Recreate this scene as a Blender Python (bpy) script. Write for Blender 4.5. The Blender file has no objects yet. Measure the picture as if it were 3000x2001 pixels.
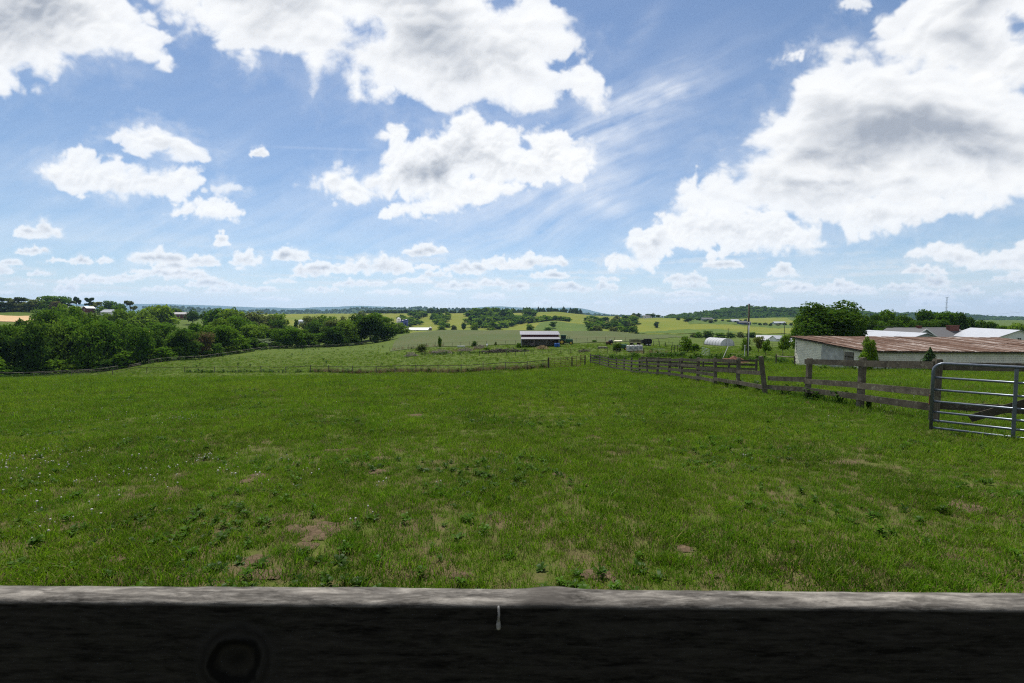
import bpy, math, random
import numpy as np
from mathutils import Vector, Matrix, Quaternion

SC = bpy.context.scene
COL = SC.collection
R_ = math.radians
# ================================================================ camera, sky, sun, exposure
F_PX, PITCH = 1333.0, R_(2.94)                 # measured on the 3000 pixel wide photograph
CAM_Z = 1.45
cd = bpy.data.cameras.new('camera')
cam = bpy.data.objects.new('camera', cd); COL.objects.link(cam)
cam.location = (0, 0, CAM_Z); cam.rotation_euler = (math.pi / 2 - PITCH, 0, 0)
cd.sensor_width = 36; cd.lens = 36 * F_PX / 3000
cd.clip_start = .02; cd.clip_end = 60000
cd.dof.use_dof = True; cd.dof.focus_distance = 14; cd.dof.aperture_fstop = 14
SC.camera = cam

SUN_EL, SUN_AZ = R_(64), R_(-14)               # azimuth from +Y (view direction), negative to the left
SKY_STRENGTH, SUN_STRENGTH, EXPOSURE = .064, 4.15, .78
CLOUD_GAIN = 9.1                               # cloud radiance before the world strength
sd = bpy.data.lights.new('sun', 'SUN'); sd.energy = SUN_STRENGTH; sd.angle = R_(.53); sd.color = (1, .955, .88)
sun = bpy.data.objects.new('sun', sd); COL.objects.link(sun)
sdir = Vector((math.sin(SUN_AZ) * math.cos(SUN_EL), math.cos(SUN_AZ) * math.cos(SUN_EL), math.sin(SUN_EL)))
sun.rotation_euler = sdir.to_track_quat('Z', 'Y').to_euler()
vs = SC.view_settings
SC.display_settings.display_device = 'sRGB'
vs.view_transform = 'Standard'; vs.look = 'None'; vs.exposure = EXPOSURE; vs.gamma = 1; vs.use_curve_mapping = False
SC.cycles.max_bounces = 6; SC.cycles.diffuse_bounces = 3; SC.cycles.glossy_bounces = 2; SC.cycles.transmission_bounces = 4
SC.cycles.transparent_max_bounces = 6; SC.cycles.volume_bounces = 0
SC.cycles.sample_clamp_indirect = 6; SC.cycles.use_denoising = False; SC.cycles.filter_width = 1.15

# ---------------------------------------------------------------- clouds (numpy, pixel-free: directions on the sky)
SKY_SS = 2.5                                  # photo pixels per sky sample
SX0, SX1, SY0, SY1 = -900, 3900, -1100, 960
def _hash2(ix, iy, seed):
    h = (ix.astype(np.int64) * 374761393 + iy.astype(np.int64) * 668265263 + seed * 974634731) & 0xFFFFFFFF
    h = ((h ^ (h >> 13)) * 1274126177) & 0xFFFFFFFF
    return (h ^ (h >> 16)) & 0xFFFFFFFF
def perlin2(x, y, seed=0):
    ix = np.floor(x); iy = np.floor(y); fx = (x - ix).astype(np.float32); fy = (y - iy).astype(np.float32)
    ix = ix.astype(np.int32); iy = iy.astype(np.int32)
    def g(dx, dy):
        a = _hash2(ix + dx, iy + dy, seed).astype(np.float32) * np.float32(2 * math.pi / 4294967296.0)
        return np.cos(a) * (fx - dx) + np.sin(a) * (fy - dy)
    u = fx * fx * fx * (fx * (fx * 6 - 15) + 10); v = fy * fy * fy * (fy * (fy * 6 - 15) + 10)
    a = g(0, 0); b = g(1, 0); c = g(0, 1); d = g(1, 1)
    return (a + u * (b - a)) * (1 - v) + (c + u * (d - c)) * v
def fbm2(x, y, oct=5, seed=0, gain=0.5, lac=2.03):
    r = 0; a = 1.0; n = 0
    for k in range(oct):
        r = r + a * perlin2(x, y, seed + 17 * k); n += a
        x = x * lac + 13.7; y = y * lac - 7.3; a *= gain
    return r / n * 1.7
def worley2(x, y, seed=0):
    ix = np.floor(x).astype(np.int32); iy = np.floor(y).astype(np.int32)
    best = np.full(x.shape, 9.0, np.float32)
    for dx in (-1, 0, 1):
        for dy in (-1, 0, 1):
            h = _hash2(ix + dx, iy + dy, seed)
            px = (h & 0xFFFF).astype(np.float32) / 65536 + ix + dx; py = (h >> 16).astype(np.float32) / 65536 + iy + dy
            best = np.minimum(best, (px - x) ** 2 + (py - y) ** 2)
    return best
def sm(a, b, x):
    t = np.clip((x - a) / (b - a), 0, 1); return t * t * (3 - 2 * t)
def poly_sdf(P, X, Y):
    P = np.asarray(P, np.float32); n = len(P)
    d = np.full(X.shape, 1e12, np.float32); s = np.zeros(X.shape, bool)
    for i in range(n):
        ax, ay = P[i]; bx, by = P[(i + 1) % n]
        ex, ey = bx - ax, by - ay
        wx, wy = X - ax, Y - ay
        t = np.clip((wx * ex + wy * ey) / (ex * ex + ey * ey + 1e-9), 0, 1)
        d = np.minimum(d, (wx - ex * t) ** 2 + (wy - ey * t) ** 2)
        c = ((ay > Y) != (by > Y)) & (X < ex * (Y - ay) / (ey if abs(ey) > 1e-6 else 1e-6) + ax)
        s ^= c
    return np.where(s, 1, -1) * np.sqrt(d)
def blur1(a, k, axis):
    if k < 1: return a
    pad = [(0, 0), (0, 0)]; pad[axis] = (k + 1, k)
    c = np.cumsum(np.pad(a, pad, mode='edge'), axis=axis, dtype=np.float64)
    n = a.shape[axis]
    hi = np.take(c, range(2 * k + 1, 2 * k + 1 + n), axis=axis); lo = np.take(c, range(0, n), axis=axis)
    return ((hi - lo) / (2 * k + 1)).astype(np.float32)
def blur(a, k):
    k = int(k)
    for _ in range(2): a = blur1(blur1(a, k, 0), k, 1)
    return a

def paint_cloud(RGB, ALP, poly, scale, seed, holes=(), grey=1.0, soft=0.5, white=1.0, stretch=1.0, opac=1.0, tilt=0.0, cores=()):
    """one cumulus: outline (photo pixels) -> lumpy thickness -> light that reaches each spot from above"""
    P = np.asarray(poly, float)
    m = scale * 1.2 + 30
    x0, y0 = P.min(0) - m; x1, y1 = P.max(0) + m
    H, W = ALP.shape
    i0 = max(0, int((x0 - SX0) / SKY_SS)); i1 = min(W, int((x1 - SX0) / SKY_SS) + 1)
    j0 = max(0, int((y0 - SY0) / SKY_SS)); j1 = min(H, int((y1 - SY0) / SKY_SS) + 1)
    if i1 - i0 < 4 or j1 - j0 < 4: return
    X, Y = np.meshgrid(np.arange(i0, i1, dtype=np.float32) * SKY_SS + SX0, np.arange(j0, j1, dtype=np.float32) * SKY_SS + SY0)
    s = scale
    u = X / (s * stretch); v = (Y + tilt * X) / s
    wx = fbm2(u * 0.9, v * 0.9, 4, seed + 1) * 0.55; wy = fbm2(u * 0.9 + 5.2, v * 0.9 + 1.3, 4, seed + 2) * 0.55
    U = u + wx * .30; V = v + wy * .30
    bil = 0; a = 1.0; n = 0; f = 0.95
    for k in range(5):                                                # cauliflower: billows at five sizes
        bil = bil + a * (2.6 * np.abs(perlin2(U * f + 3.1 * k, V * f, seed + 31 * k)) - 0.62); n += a
        f *= 2.07; a *= 0.56
    bil = bil / n * 1.5
    fine = fbm2(U * 3.1, V * 3.1, 5, seed + 9, gain=0.62)
    big = fbm2(u * 0.55, v * 0.55, 3, seed + 21)
    d = poly_sdf(P, X + wx * s * 0.22, Y + wy * s * 0.22) / s
    for (hx, hy, hr) in holes:
        d = np.minimum(d, (np.hypot(X - hx, (Y - hy) * 1.3) - hr) / s)
    wisp = np.clip(0.5 + big * 1.2, 0, 1)
    e = d + 0.33 * bil + fine * (0.06 + 0.26 * soft * wisp) + 0.10
    w = 0.11 + 0.85 * soft * wisp ** 1.5
    al = sm(-0.04, w, e)
    al = np.maximum(al,   .30 * soft * sm(-.45, .25, e - .12 * bil + .30 * fine) * sm(.1, .7, wisp))
    th = np.clip(e, 0, None); th = th / (1 + 0.42 * th)               # optical thickness
    thm = th * np.clip(0.75 + 0.6 * bil + 0.5 * big, 0.1, 2.0)
    acc = np.zeros_like(th); st = max(1, int(s * 0.13 / SKY_SS)); wgt = 1.0
    src = blur(thm, max(1, int(s * 0.05 / SKY_SS)))                   # light from above: thickness on the way out through the top
    for k in range(1, 12):
        sh = k * st
        if sh >= th.shape[0]: break
        a_ = np.zeros_like(th); a_[sh:] = src[:-sh]
        if k % 3 == 0: src = blur(src, max(1, int(s * 0.06 / SKY_SS)))
        acc += a_ * wgt; wgt *= 0.93
    tr = np.exp(-0.30 * grey * acc)
    hgt = blur(0.45 * th + 0.42 * bil, max(1, int(s * .018))) + 0.11 * bil + .012 * fine
    gy = np.gradient(hgt, axis=0) * (s / SKY_SS); gx = np.gradient(hgt, axis=1) * (s / SKY_SS)
    lam = np.tanh(0.55 * gy + 0.18 * gx)                              # lumps turn towards or away from the light
    core = np.zeros_like(th)
    for (cx, cy, rx, ry, k) in cores:                                 # the deep, dark middles seen from below
        core = np.maximum(core, k * np.exp(-((X - cx + wx * s * .5) / rx) ** 2 - ((Y - cy + wy * s * .5) / ry) ** 2))
    core = core * sm(0.1, 0.7, th) * np.clip(0.88 + 0.30 * big + 0.16 * bil + .06 * fine, 0.1, 1.3)
    inner = sm(0.15, 0.9, th)
    lum = 1.03 - (0.60 * (1 - tr) + 0.60 * core) * inner + lam * (0.04 + 0.09 * inner) * (0.25 + 0.95 * (1 - core)) + 0.035 * fine * inner
    lum = np.clip(lum, 0.42, 1.06)[..., None]
    t_ = np.clip((lum - 0.42) / 0.60, 0, 1.05)
    col = np.array([0.40, 0.43, 0.485], np.float32) * (1 - t_) + np.array([1.02, 1.015, 1.0], np.float32) * white * t_
    al = np.clip(al * opac * (1 - 0.35 * soft * np.exp(-3.0 * th)), 0, 1)
    A = al[..., None]
    RGB[j0:j1, i0:i1] = RGB[j0:j1, i0:i1] * (1 - A) + col * A
    ALP[j0:j1, i0:i1] = ALP[j0:j1, i0:i1] * (1 - al) + al

def dome(cx, cy, rx, ry, rng):
    """small flat-bottomed cloud outline"""
    pts = []
    n = 14
    for k in range(n):
        a = math.pi * k / (n - 1)
        r = 1 + rng.uniform(-.28, .22)
        pts.append((cx - rx * math.cos(a) * (1 + rng.uniform(-.08, .08)), cy + ry * .7 - 1.7 * ry * max(0.0, math.sin(a)) ** 0.8 * r))
    pts.append((cx + rx * .5, cy + ry * rng.uniform(.7, 1.0))); pts.append((cx - rx * .4, cy + ry * rng.uniform(.7, 1.0)))
    return pts

def make_clouds():
    W = int((SX1 - SX0) / SKY_SS); H = int((SY1 - SY0) / SKY_SS)
    RGB = np.zeros((H, W, 3), np.float32); ALP = np.zeros((H, W), np.float32)
    rng = random.Random(5)
    X, Y = np.meshgrid(np.arange(W, dtype=np.float32) * SKY_SS + SX0, np.arange(H, dtype=np.float32) * SKY_SS + SY0)
    # --- thin veils of cirrus
    def over(a, col):
        nonlocal RGB, ALP
        A = a[..., None]
        RGB = RGB * (1 - A) + np.array(col, np.float32) * A; ALP = ALP * (1 - a) + a
    def rotc(ang):
        c, s_ = math.cos(ang), math.sin(ang)
        return X * c + Y * s_, -X * s_ + Y * c
    p, q = rotc(math.radians(-24))
    warp = fbm2(X / 520, Y / 380, 3, 77) * 34
    st1 = fbm2((p + warp) / 420, (q + warp * 1.3) / 46, 6, 40, gain=.6)
    st2 = fbm2((p - warp) / 260, (q + warp) / 120, 6, 41, gain=.6)
    def g(cx, cy, rx, ry, ang=0):
        c, s_ = math.cos(ang), math.sin(ang)
        a = ((X - cx) * c + (Y - cy) * s_) / rx; b = (-(X - cx) * s_ + (Y - cy) * c) / ry
        return np.exp(-(a * a + b * b))
    cir = (.95 * g(1800, 345, 330, 85, -.5) + .55 * g(1975, 270, 90, 55, -.5) + .8 * g(1730, 470, 210, 90, -.35) + .45 * g(1880, 545, 240, 45, -.2) +
           .55 * g(1760, 590, 130, 42, .45) + .75 * g(1540, 625, 170, 60, -.2) + .4 * g(1600, 690, 240, 40, -.25) + .55 * g(1880, 95, 95, 25, -.9) + .3 * g(2190, 275, 60, 14, -.5) +
           .35 * g(300, 690, 500, 90) + .35 * g(1000, 640, 420, 80) + .3 * g(60, 470, 260, 80) + .4 * g(2300, 780, 500, 40) + .35 * g(700, 760, 600, 50) + .3 * g(650, 440, 120, 60))
    a = np.clip(cir * (0.50 + 0.62 * st1 + .42 * st2 + .25 * fbm2(X / 90, Y / 60, 5, 47)), 0, 1) ** 1.15
    over(np.clip(a * .74, 0, .85), (.93, .95, .985))
    # vapour trail
    tr = np.exp(-((Y - (428 + (X - 740) * .035)) / 3.2) ** 2) * sm(760, 860, X) * sm(1120, 1040, X) * .11
    over(tr, (.95, .96, 1))
    veil = np.clip(np.exp(-((935 - Y) / 320.0)) * (.36 + .42 * st1 * sm(900, 700, Y) + .35 * fbm2(X / 500, Y / 60, 5, 55)), 0, .9)
    over(veil * .80, (.86, .905, .955))
    over(.66 * sm(150, 0, 935 - Y), (.93, .94, .955))
    # --- the low rows of small clouds towards the horizon (perspective comes from a flat cloud deck)
    el = np.clip((935 - Y) / 1333, .004, 2)
    PX = (X - 1500) / 1333 / el; PY = 1 / el
    cov = fbm2(PX * .34 + fbm2(PX * .5, PY * .5, 3, 63) * .6, PY * .36, 5, 61, gain=.6) + .25 * fbm2(X / 26, Y / 13, 4, 62)
    band = sm(300, 120, 935 - Y) * sm(8, 40, 935 - Y)
    a = np.clip(sm(-.02, .34, cov) * band * .62, 0, 1)
    shade = sm(.1, .7, cov)[..., None]
    A = (a * .75)[..., None]
    RGB = RGB * (1 - A) + (np.array([.93, .925, .91], np.float32) * (1 - .2 * shade)) * A; ALP = ALP * (1 - a * .75) + a * .75
    # --- small clouds, far to near
    L = lambda x, y, rx, ry: (x * .638, y * .638, rx * .638, ry * .638)
    R = lambda x, y, rx, ry: (1500 + x * .638, y * .638, rx * .638, ry * .638)
    small = [L(190, 1255, 65, 15), L(630, 1245, 50, 12), L(1190, 1330, 90, 16), L(760, 1328, 110, 16), L(1000, 1335, 70, 13), L(480, 1285, 130, 16), L(330, 1290, 70, 14), L(1650, 1300, 120, 18), L(1900, 1285, 90, 18), L(1290, 1290, 80, 16),
             L(1090, 1320, 50, 14), L(2100, 1310, 110, 20), L(2260, 1300, 70, 20), L(1480, 1330, 90, 14), L(1780, 1340, 100, 13), L(2010, 1345, 80, 12), L(120, 1300, 90, 12),
             R(170, 1260, 90, 22), R(260, 1320, 110, 25), R(430, 1315, 60, 22), R(1320, 1320, 80, 20), R(1540, 1330, 150, 28), R(1130, 1365, 70, 15), R(990, 1370, 50, 15), R(20, 1310, 60, 20), R(620, 1340, 80, 13), R(810, 1350, 110, 15), R(440, 1385, 60, 12), R(2060, 1335, 105, 22), R(2250, 1380, 80, 14), R(1900, 1375, 90, 12),
             L(370, 1195, 60, 20), L(480, 1195, 45, 15), L(50, 1205, 60, 20), L(870, 1265, 110, 25), L(1430, 1245, 90, 30), L(150, 1150, 80, 20), L(1960, 1225, 60, 14), L(2000, 1262, 80, 22), L(2150, 1225, 110, 35), L(2290, 1205, 75, 38), L(260, 1195, 50, 10),
             R(800, 1275, 100, 28), R(830, 1310, 90, 22), R(1245, 1245, 75, 35), R(130, 1195, 130, 38), R(20, 1215, 80, 28), R(1930, 1285, 85, 36),
             L(720, 1180, 140, 38), L(930, 1200, 90, 26), L(1130, 1190, 80, 40), L(1330, 1170, 90, 32), L(1730, 1220, 170, 46), L(1950, 1150, 100, 30), L(175, 1055, 115, 42), L(1020, 1100, 35, 28), L(1190, 695, 45, 25),
             (-150, 800, 120, 22), (-420, 760, 160, 35), (3300, 820, 150, 26), (3600, 760, 130, 40), (-700, 830, 150, 20)]
    for k in range(34):
        cy = rng.uniform(775, 888); q = (cy - 700) / 190
        small.append((rng.uniform(-250, 3250), cy, rng.uniform(45, 110) * (1.15 - .35 * q), rng.uniform(10, 20) * (1.2 - .55 * q)))
    small.sort(key=lambda c: -c[1])
    for i, c in enumerate(small):
        paint_cloud(RGB, ALP, dome(c[0], c[1], c[2] * 1.05, c[3] * 1.15, rng), max(15, c[3] * 1.25), 200 + i * 7, soft=.75 if i % 3 else .5, grey=2.8, white=1.0 if c[1] > 740 else 1.0, stretch=1.5, opac=.9 if c[1] > 800 else .97)
    F = [(2648, 753), (2668, 727), (2731, 708), (2814, 708), (2872, 740), (2935, 734), (3000, 710), (3150, 700), (3200, 800), (2904, 797), (2808, 791), (2776, 772)]
    paint_cloud(RGB, ALP, F, 46, 301, soft=.5, grey=.8, stretch=1.3)
    # --- left pair
    D1 = [(274, 408), (319, 396), (332, 370), (402, 354), (472, 348), (504, 370), (542, 383), (574, 415), (606, 447), (641, 475), (612, 485), (549, 472), (472, 469), (396, 456), (345, 427), (300, 415)]
    D3 = [(459, 632), (504, 612), (555, 593), (600, 574), (651, 571), (695, 593), (718, 632), (702, 654), (625, 644), (542, 638)]
    D3b = [(593, 555), (638, 523), (676, 530), (734, 561), (702, 568), (638, 572)]
    D2 = [(77, 504), (115, 466), (153, 447), (198, 440), (236, 431), (262, 453), (306, 466), (345, 459), (376, 478), (447, 478), (542, 472), (600, 498), (600, 530), (561, 574), (510, 597), (421, 590), (332, 593), (255, 574), (160, 558), (96, 523)]
    paint_cloud(RGB, ALP, D3b, 50, 311, soft=1.1, grey=.6, opac=.8)
    paint_cloud(RGB, ALP, D3, 70, 312, soft=.55, grey=.75)
    paint_cloud(RGB, ALP, D1, 80, 313, cores=((470,440,110,28,.25),), soft=.95, grey=.55, stretch=1.4, tilt=-.25)
    paint_cloud(RGB, ALP, D2, 92, 314, cores=((220,540,120,26,.55),(440,550,90,34,.5),(330,500,60,20,.3)), soft=.6, grey=.85)
    # --- middle cloud
    Cc = [(849, 549), (855, 536), (900, 539), (906, 504), (957, 485), (995, 475), (1053, 494), (1110, 466), (1123, 440), (1091, 408), (1110, 376), (1180, 344), (1206, 376), (1199, 408), (1250, 376), (1289, 364), (1314, 319), (1353, 306), (1404, 313), (1435, 344), (1500, 364), (1538, 370), (1583, 360), (1640, 370), (1672, 383), (1685, 408), (1723, 415), (1755, 434), (1762, 472), (1800, 510), (1781, 517), (1755, 491), (1717, 510), (1710, 549), (1666, 530), (1596, 549), (1500, 561), (1404, 587), (1353, 612), (1263, 600), (1168, 587), (1085, 600), (983, 597), (944, 568), (880, 561)]
    C2 = [(1097, 644), (1110, 612), (1168, 582), (1230, 572), (1300, 560), (1360, 530), (1440, 520), (1520, 530), (1560, 560), (1480, 590), (1390, 612), (1340, 636), (1263, 642), (1180, 648)]
    paint_cloud(RGB, ALP, C2, 75, 321, soft=.5, grey=.5)
    paint_cloud(RGB, ALP, Cc, 105, 322, cores=((1270,480,135,58,.95),(1335,430,75,60,.6),(1130,555,160,24,.45),(1560,500,120,26,.35)), holes=((1378, 520, 8), (1540, 425, 8)), soft=.45, grey=.85)
    # --- big right cloud: far lobes first, the near dark underside last
    E1 = [(1755, 759), (1806, 740), (1845, 746), (1800, 702), (1838, 695), (1908, 657), (1990, 660), (2060, 690), (2050, 734), (1985, 734), (1947, 753), (1927, 785), (1857, 801), (1781, 797)]
    E2 = [(2081, 753), (2100, 727), (2010, 730), (1950, 690), (1927, 625), (1966, 603), (2100, 600), (2250, 620), (2393, 640), (2425, 683), (2419, 721), (2374, 743), (2266, 748)]
    E3 = [(2440, 660), (2480, 600), (2560, 570), (2700, 570), (2860, 580), (2904, 593), (2884, 632), (2776, 638), (2750, 648), (2680, 683), (2585, 695), (2495, 695)]
    E4 = [(1991, 570), (1991, 549), (2042, 491), (2061, 523), (2119, 488), (2170, 494), (2202, 453), (2260, 430), (2500, 420), (2800, 480), (3100, 500), (3600, 480), (3700, 560), (3300, 590), (3000, 610), (2800, 610), (2600, 640), (2400, 640), (2200, 640), (2050, 640), (1960, 625)]
    E5 = [(2068, 447), (2100, 415), (2170, 383), (2215, 351), (2253, 313), (2285, 306), (2304, 255), (2349, 204), (2361, 166), (2412, 137), (2483, 134), (2489, 166), (2546, 172), (2700, 150), (2900, 200), (3100, 230), (3700, 200), (3700, 540), (3200, 560), (2950, 575), (2700, 560), (2500, 560), (2330, 555), (2200, 540), (2190, 500), (2230, 450), (2170, 450), (2093, 455)]
    E6 = [(2546, 178), (2553, 128), (2572, 64), (2610, 26), (2642, 0), (2720, -80), (2900, -420), (3800, -420), (3800, 260), (3200, 290), (3000, 300), (2850, 280), (2700, 250), (2600, 230)]
    paint_cloud(RGB, ALP, E1, 72, 331, soft=.45, grey=1.3, cores=((1860,780,70,16,.7),(1920,720,60,22,.4)))
    paint_cloud(RGB, ALP, E3, 90, 332, cores=((2640,605,170,26,.65),(2700,560,160,24,.8)), soft=.55, grey=.75)
    paint_cloud(RGB, ALP, E2, 92, 333, cores=((2260,610,190,26,.85),(2100,670,70,26,.6),(2290,728,180,14,.75)), soft=.45, grey=.75)
    paint_cloud(RGB, ALP, E4, 130, 334, cores=((2330,535,200,26,.75),(2600,520,330,40,.45),(2900,510,300,50,.5),(2150,590,160,22,.4)), soft=.5, grey=.95, stretch=1.5)
    paint_cloud(RGB, ALP, E5, 170, 335, cores=((2680,365,260,70,1.0),(2800,340,170,40,.7),(2560,480,380,34,.85),(2830,470,330,46,.9),(3150,440,260,60,.8),(2350,540,190,22,.6)), holes=((2940, 238, 30), (3010, 245, 30)), soft=.5, grey=1.15, stretch=1.5)
    paint_cloud(RGB, ALP, E6, 170, 336, cores=((2800,100,190,50,.35),(2700,150,120,30,.3),(3000,60,180,80,.35)), holes=((2990, 75, 16),), soft=.5, grey=.7, stretch=1.4, tilt=.2)
    paint_cloud(RGB, ALP, [(2266, 185), (2304, 140), (2349, 137), (2393, 112), (2400, 128), (2361, 160), (2317, 182)], 46, 341, soft=1.0, grey=.4)
    paint_cloud(RGB, ALP, [(2451, 19), (2463, -30), (2546, -30), (2562, 19), (2546, 48), (2495, 35)], 50, 342, soft=1.0, grey=.4, opac=.9)
    # --- the two overhead clouds
    A_ = [(-900, -500), (-900, 330), (-500, 250), (-250, 330), (0, 285), (26, 274), (77, 223), (147, 262), (185, 255), (191, 217), (255, 185), (332, 172), (376, 220), (408, 185), (485, 191), (501, 166), (472, 128), (517, 115), (523, 96), (447, 57), (415, 19), (383, -32), (300, -500)]
    B_ = [(400, -420), (421, 0), (472, 38), (561, 64), (625, 96), (657, 166), (727, 204), (778, 179), (848, 185), (893, 223), (925, 274), (957, 236), (995, 211), (1046, 290), (1072, 255), (1097, 306), (1148, 303), (1212, 300), (1282, 319), (1340, 300), (1500, 306), (1538, 319), (1602, 319), (1653, 300), (1710, 344), (1755, 348), (1784, 319), (1768, 281), (1771, 210), (1742, 150), (1704, 147), (1650, 185), (1621, 198), (1653, 160), (1685, 134), (1656, 115), (1637, 51), (1628, 0), (1560, -420)]
    paint_cloud(RGB, ALP, A_, 150, 351, cores=((30,60,300,70,.35),(120,160,150,40,.4),(400,130,90,36,.4),(250,60,120,40,.25)), soft=.6, grey=.5, stretch=1.25)
    paint_cloud(RGB, ALP, B_, 170, 352, cores=((540,10,160,70,.75),(1480,205,260,80,.85),(1200,90,180,50,.35),(1580,140,120,50,.5),(760,130,170,40,.35),(1320,250,150,36,.5)), holes=((1046, 89, 16), (1480, -2, 18)), soft=.55, grey=.55, stretch=1.15)
    # generic clouds above the frame, so that the light keeps coming from a half clouded sky
    for i, c in enumerate([(900, -900, 700, 160), (2000, -760, 420, 120), (3200, -900, 600, 150), (-500, -900, 400, 120)]):
        paint_cloud(RGB, ALP, dome(*c, rng), 190, 361 + i, soft=.6, grey=.4)
    return RGB, ALP
def build_world():
    RGB, ALP = make_clouds()
    H_, W_ = ALP.shape
    RGB = blur(RGB[..., 0], 0)[..., None] if False else RGB
    EW, EH = 4096, 2048
    el = (np.arange(EH // 2) + .5) / (EH // 2) * math.pi / 2
    # equirect column -> azimuth from +Y, clockwise
    uu = (np.arange(EW) + .5) / EW
    th = (0.5 - uu) * 2 * math.pi                       # = atan2(y, x)
    az = np.arctan2(np.cos(th), np.sin(th))             # atan2(x, y)
    half = R_(58)
    t = np.mod(az + half, 4 * half); fold = np.where(t < 2 * half, t - half, 3 * half - t)
    fade_az = 1 - sm(R_(150), R_(178), np.abs(az)) * .5
    out = np.zeros((EH, EW, 4), np.float32)
    cp, sp = math.cos(PITCH), math.sin(PITCH)
    for j0 in range(0, EH // 2, 128):
        e = el[j0:j0 + 128][:, None]; a = fold[None, :]
        x = np.sin(a) * np.cos(e); y = np.cos(a) * np.cos(e); z = np.sin(e) + 0 * a
        fw = y * cp - z * sp; up = y * sp + z * cp
        fw = np.maximum(fw, .02)
        px = 1500 + F_PX * x / fw; py = 1000.5 - F_PX * up / fw
        gx = np.clip((px - SX0) / SKY_SS, 0, W_ - 1.01); gy = np.clip((py - SY0) / SKY_SS, 0, H_ - 1.01)
        ix = gx.astype(int); iy = gy.astype(int); fx = (gx - ix)[..., None]; fy = (gy - iy)[..., None]
        def smp(A):
            return (A[iy, ix] * (1 - fx) + A[iy, ix + 1] * fx) * (1 - fy) + (A[iy + 1, ix] * (1 - fx) + A[iy + 1, ix + 1] * fx) * fy
        rgb = smp(RGB); al = smp(ALP[..., None])
        k = sm(SY0 + 20, SY0 + 500, py)[..., None]      # towards the zenith: an even mean of cloud and blue
        f = fade_az[None, :, None]
        rgb = rgb * k + .42 * (1 - k); al = al * k + .42 * (1 - k)
        rgb = rgb * f + .42 * (1 - f); al = al * f + .42 * (1 - f)
        out[EH // 2 + j0:EH // 2 + j0 + 128, :, :3] = rgb
        out[EH // 2 + j0:EH // 2 + j0 + 128, :, 3:] = al
    def image(nm, a):
        im = bpy.data.images.new(nm, EW, EH, alpha=False, float_buffer=True, is_data=True)
        im.pixels.foreach_set(np.ascontiguousarray(a).ravel()); im.update(); im.pack(); return im
    cover = np.repeat(out[..., 3:], 4, 2); out[..., 3] = 1; cover[..., 3] = 1
    im, im_cover = image('clouds', out), image('cloud_cover', cover)
    w = bpy.data.worlds.new('World'); SC.world = w; w.use_nodes = True
    N = w.node_tree.nodes; Lk = w.node_tree.links; N.clear()
    o = N.new('ShaderNodeOutputWorld'); bg = N.new('ShaderNodeBackground'); bg.inputs[1].default_value = SKY_STRENGTH
    sky = N.new('ShaderNodeTexSky'); sky.sky_type = 'NISHITA'; sky.sun_disc = False
    sky.sun_elevation = SUN_EL; sky.sun_rotation = SUN_AZ; sky.altitude = 300; sky.air_density = 1.0; sky.dust_density = .3; sky.ozone_density = 3.4
    env = N.new('ShaderNodeTexEnvironment'); env.image = im; env.interpolation = 'Linear'
    envc = N.new('ShaderNodeTexEnvironment'); envc.image = im_cover; envc.interpolation = 'Linear'
    inv = N.new('ShaderNodeMath'); inv.operation = 'SUBTRACT'; inv.inputs[0].default_value = 1; inv.use_clamp = True
    m1 = N.new('ShaderNodeVectorMath'); m1.operation = 'SCALE'
    m2 = N.new('ShaderNodeVectorMath'); m2.operation = 'SCALE'; m2.inputs['Scale'].default_value = CLOUD_GAIN
    ad = N.new('ShaderNodeVectorMath'); ad.operation = 'ADD'
    Lk.new(envc.outputs['Color'], inv.inputs[1]); Lk.new(sky.outputs[0], m1.inputs[0]); Lk.new(inv.outputs[0], m1.inputs['Scale'])
    Lk.new(env.outputs['Color'], m2.inputs[0]); Lk.new(m1.outputs[0], ad.inputs[0]); Lk.new(m2.outputs[0], ad.inputs[1])
    Lk.new(ad.outputs[0], bg.inputs[0]); Lk.new(bg.outputs[0], o.inputs[0])
    w.cycles.sampling_method = 'MANUAL'; w.cycles.sample_map_resolution = 1024
build_world()

# ================================================================ helpers
def ndot(*k): return k
ORD = ['first', 'second', 'third', 'fourth', 'fifth', 'sixth', 'seventh', 'eighth', 'ninth', 'tenth', 'eleventh', 'twelfth', 'thirteenth', 'fourteenth', 'fifteenth', 'sixteenth', 'seventeenth', 'eighteenth', 'nineteenth']
TENS = {20: 'twent', 30: 'thirt', 40: 'fort', 50: 'fift', 60: 'sixt', 70: 'sevent', 80: 'eight', 90: 'ninet'}
def ordinal(i):
    """0 -> first"""
    if i < 19: return ORD[i]
    n = i + 1; t = n // 10 * 10
    return TENS[t] + 'ieth' if n == t else TENS[t] + 'y-' + ORD[n - t - 1]

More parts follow.
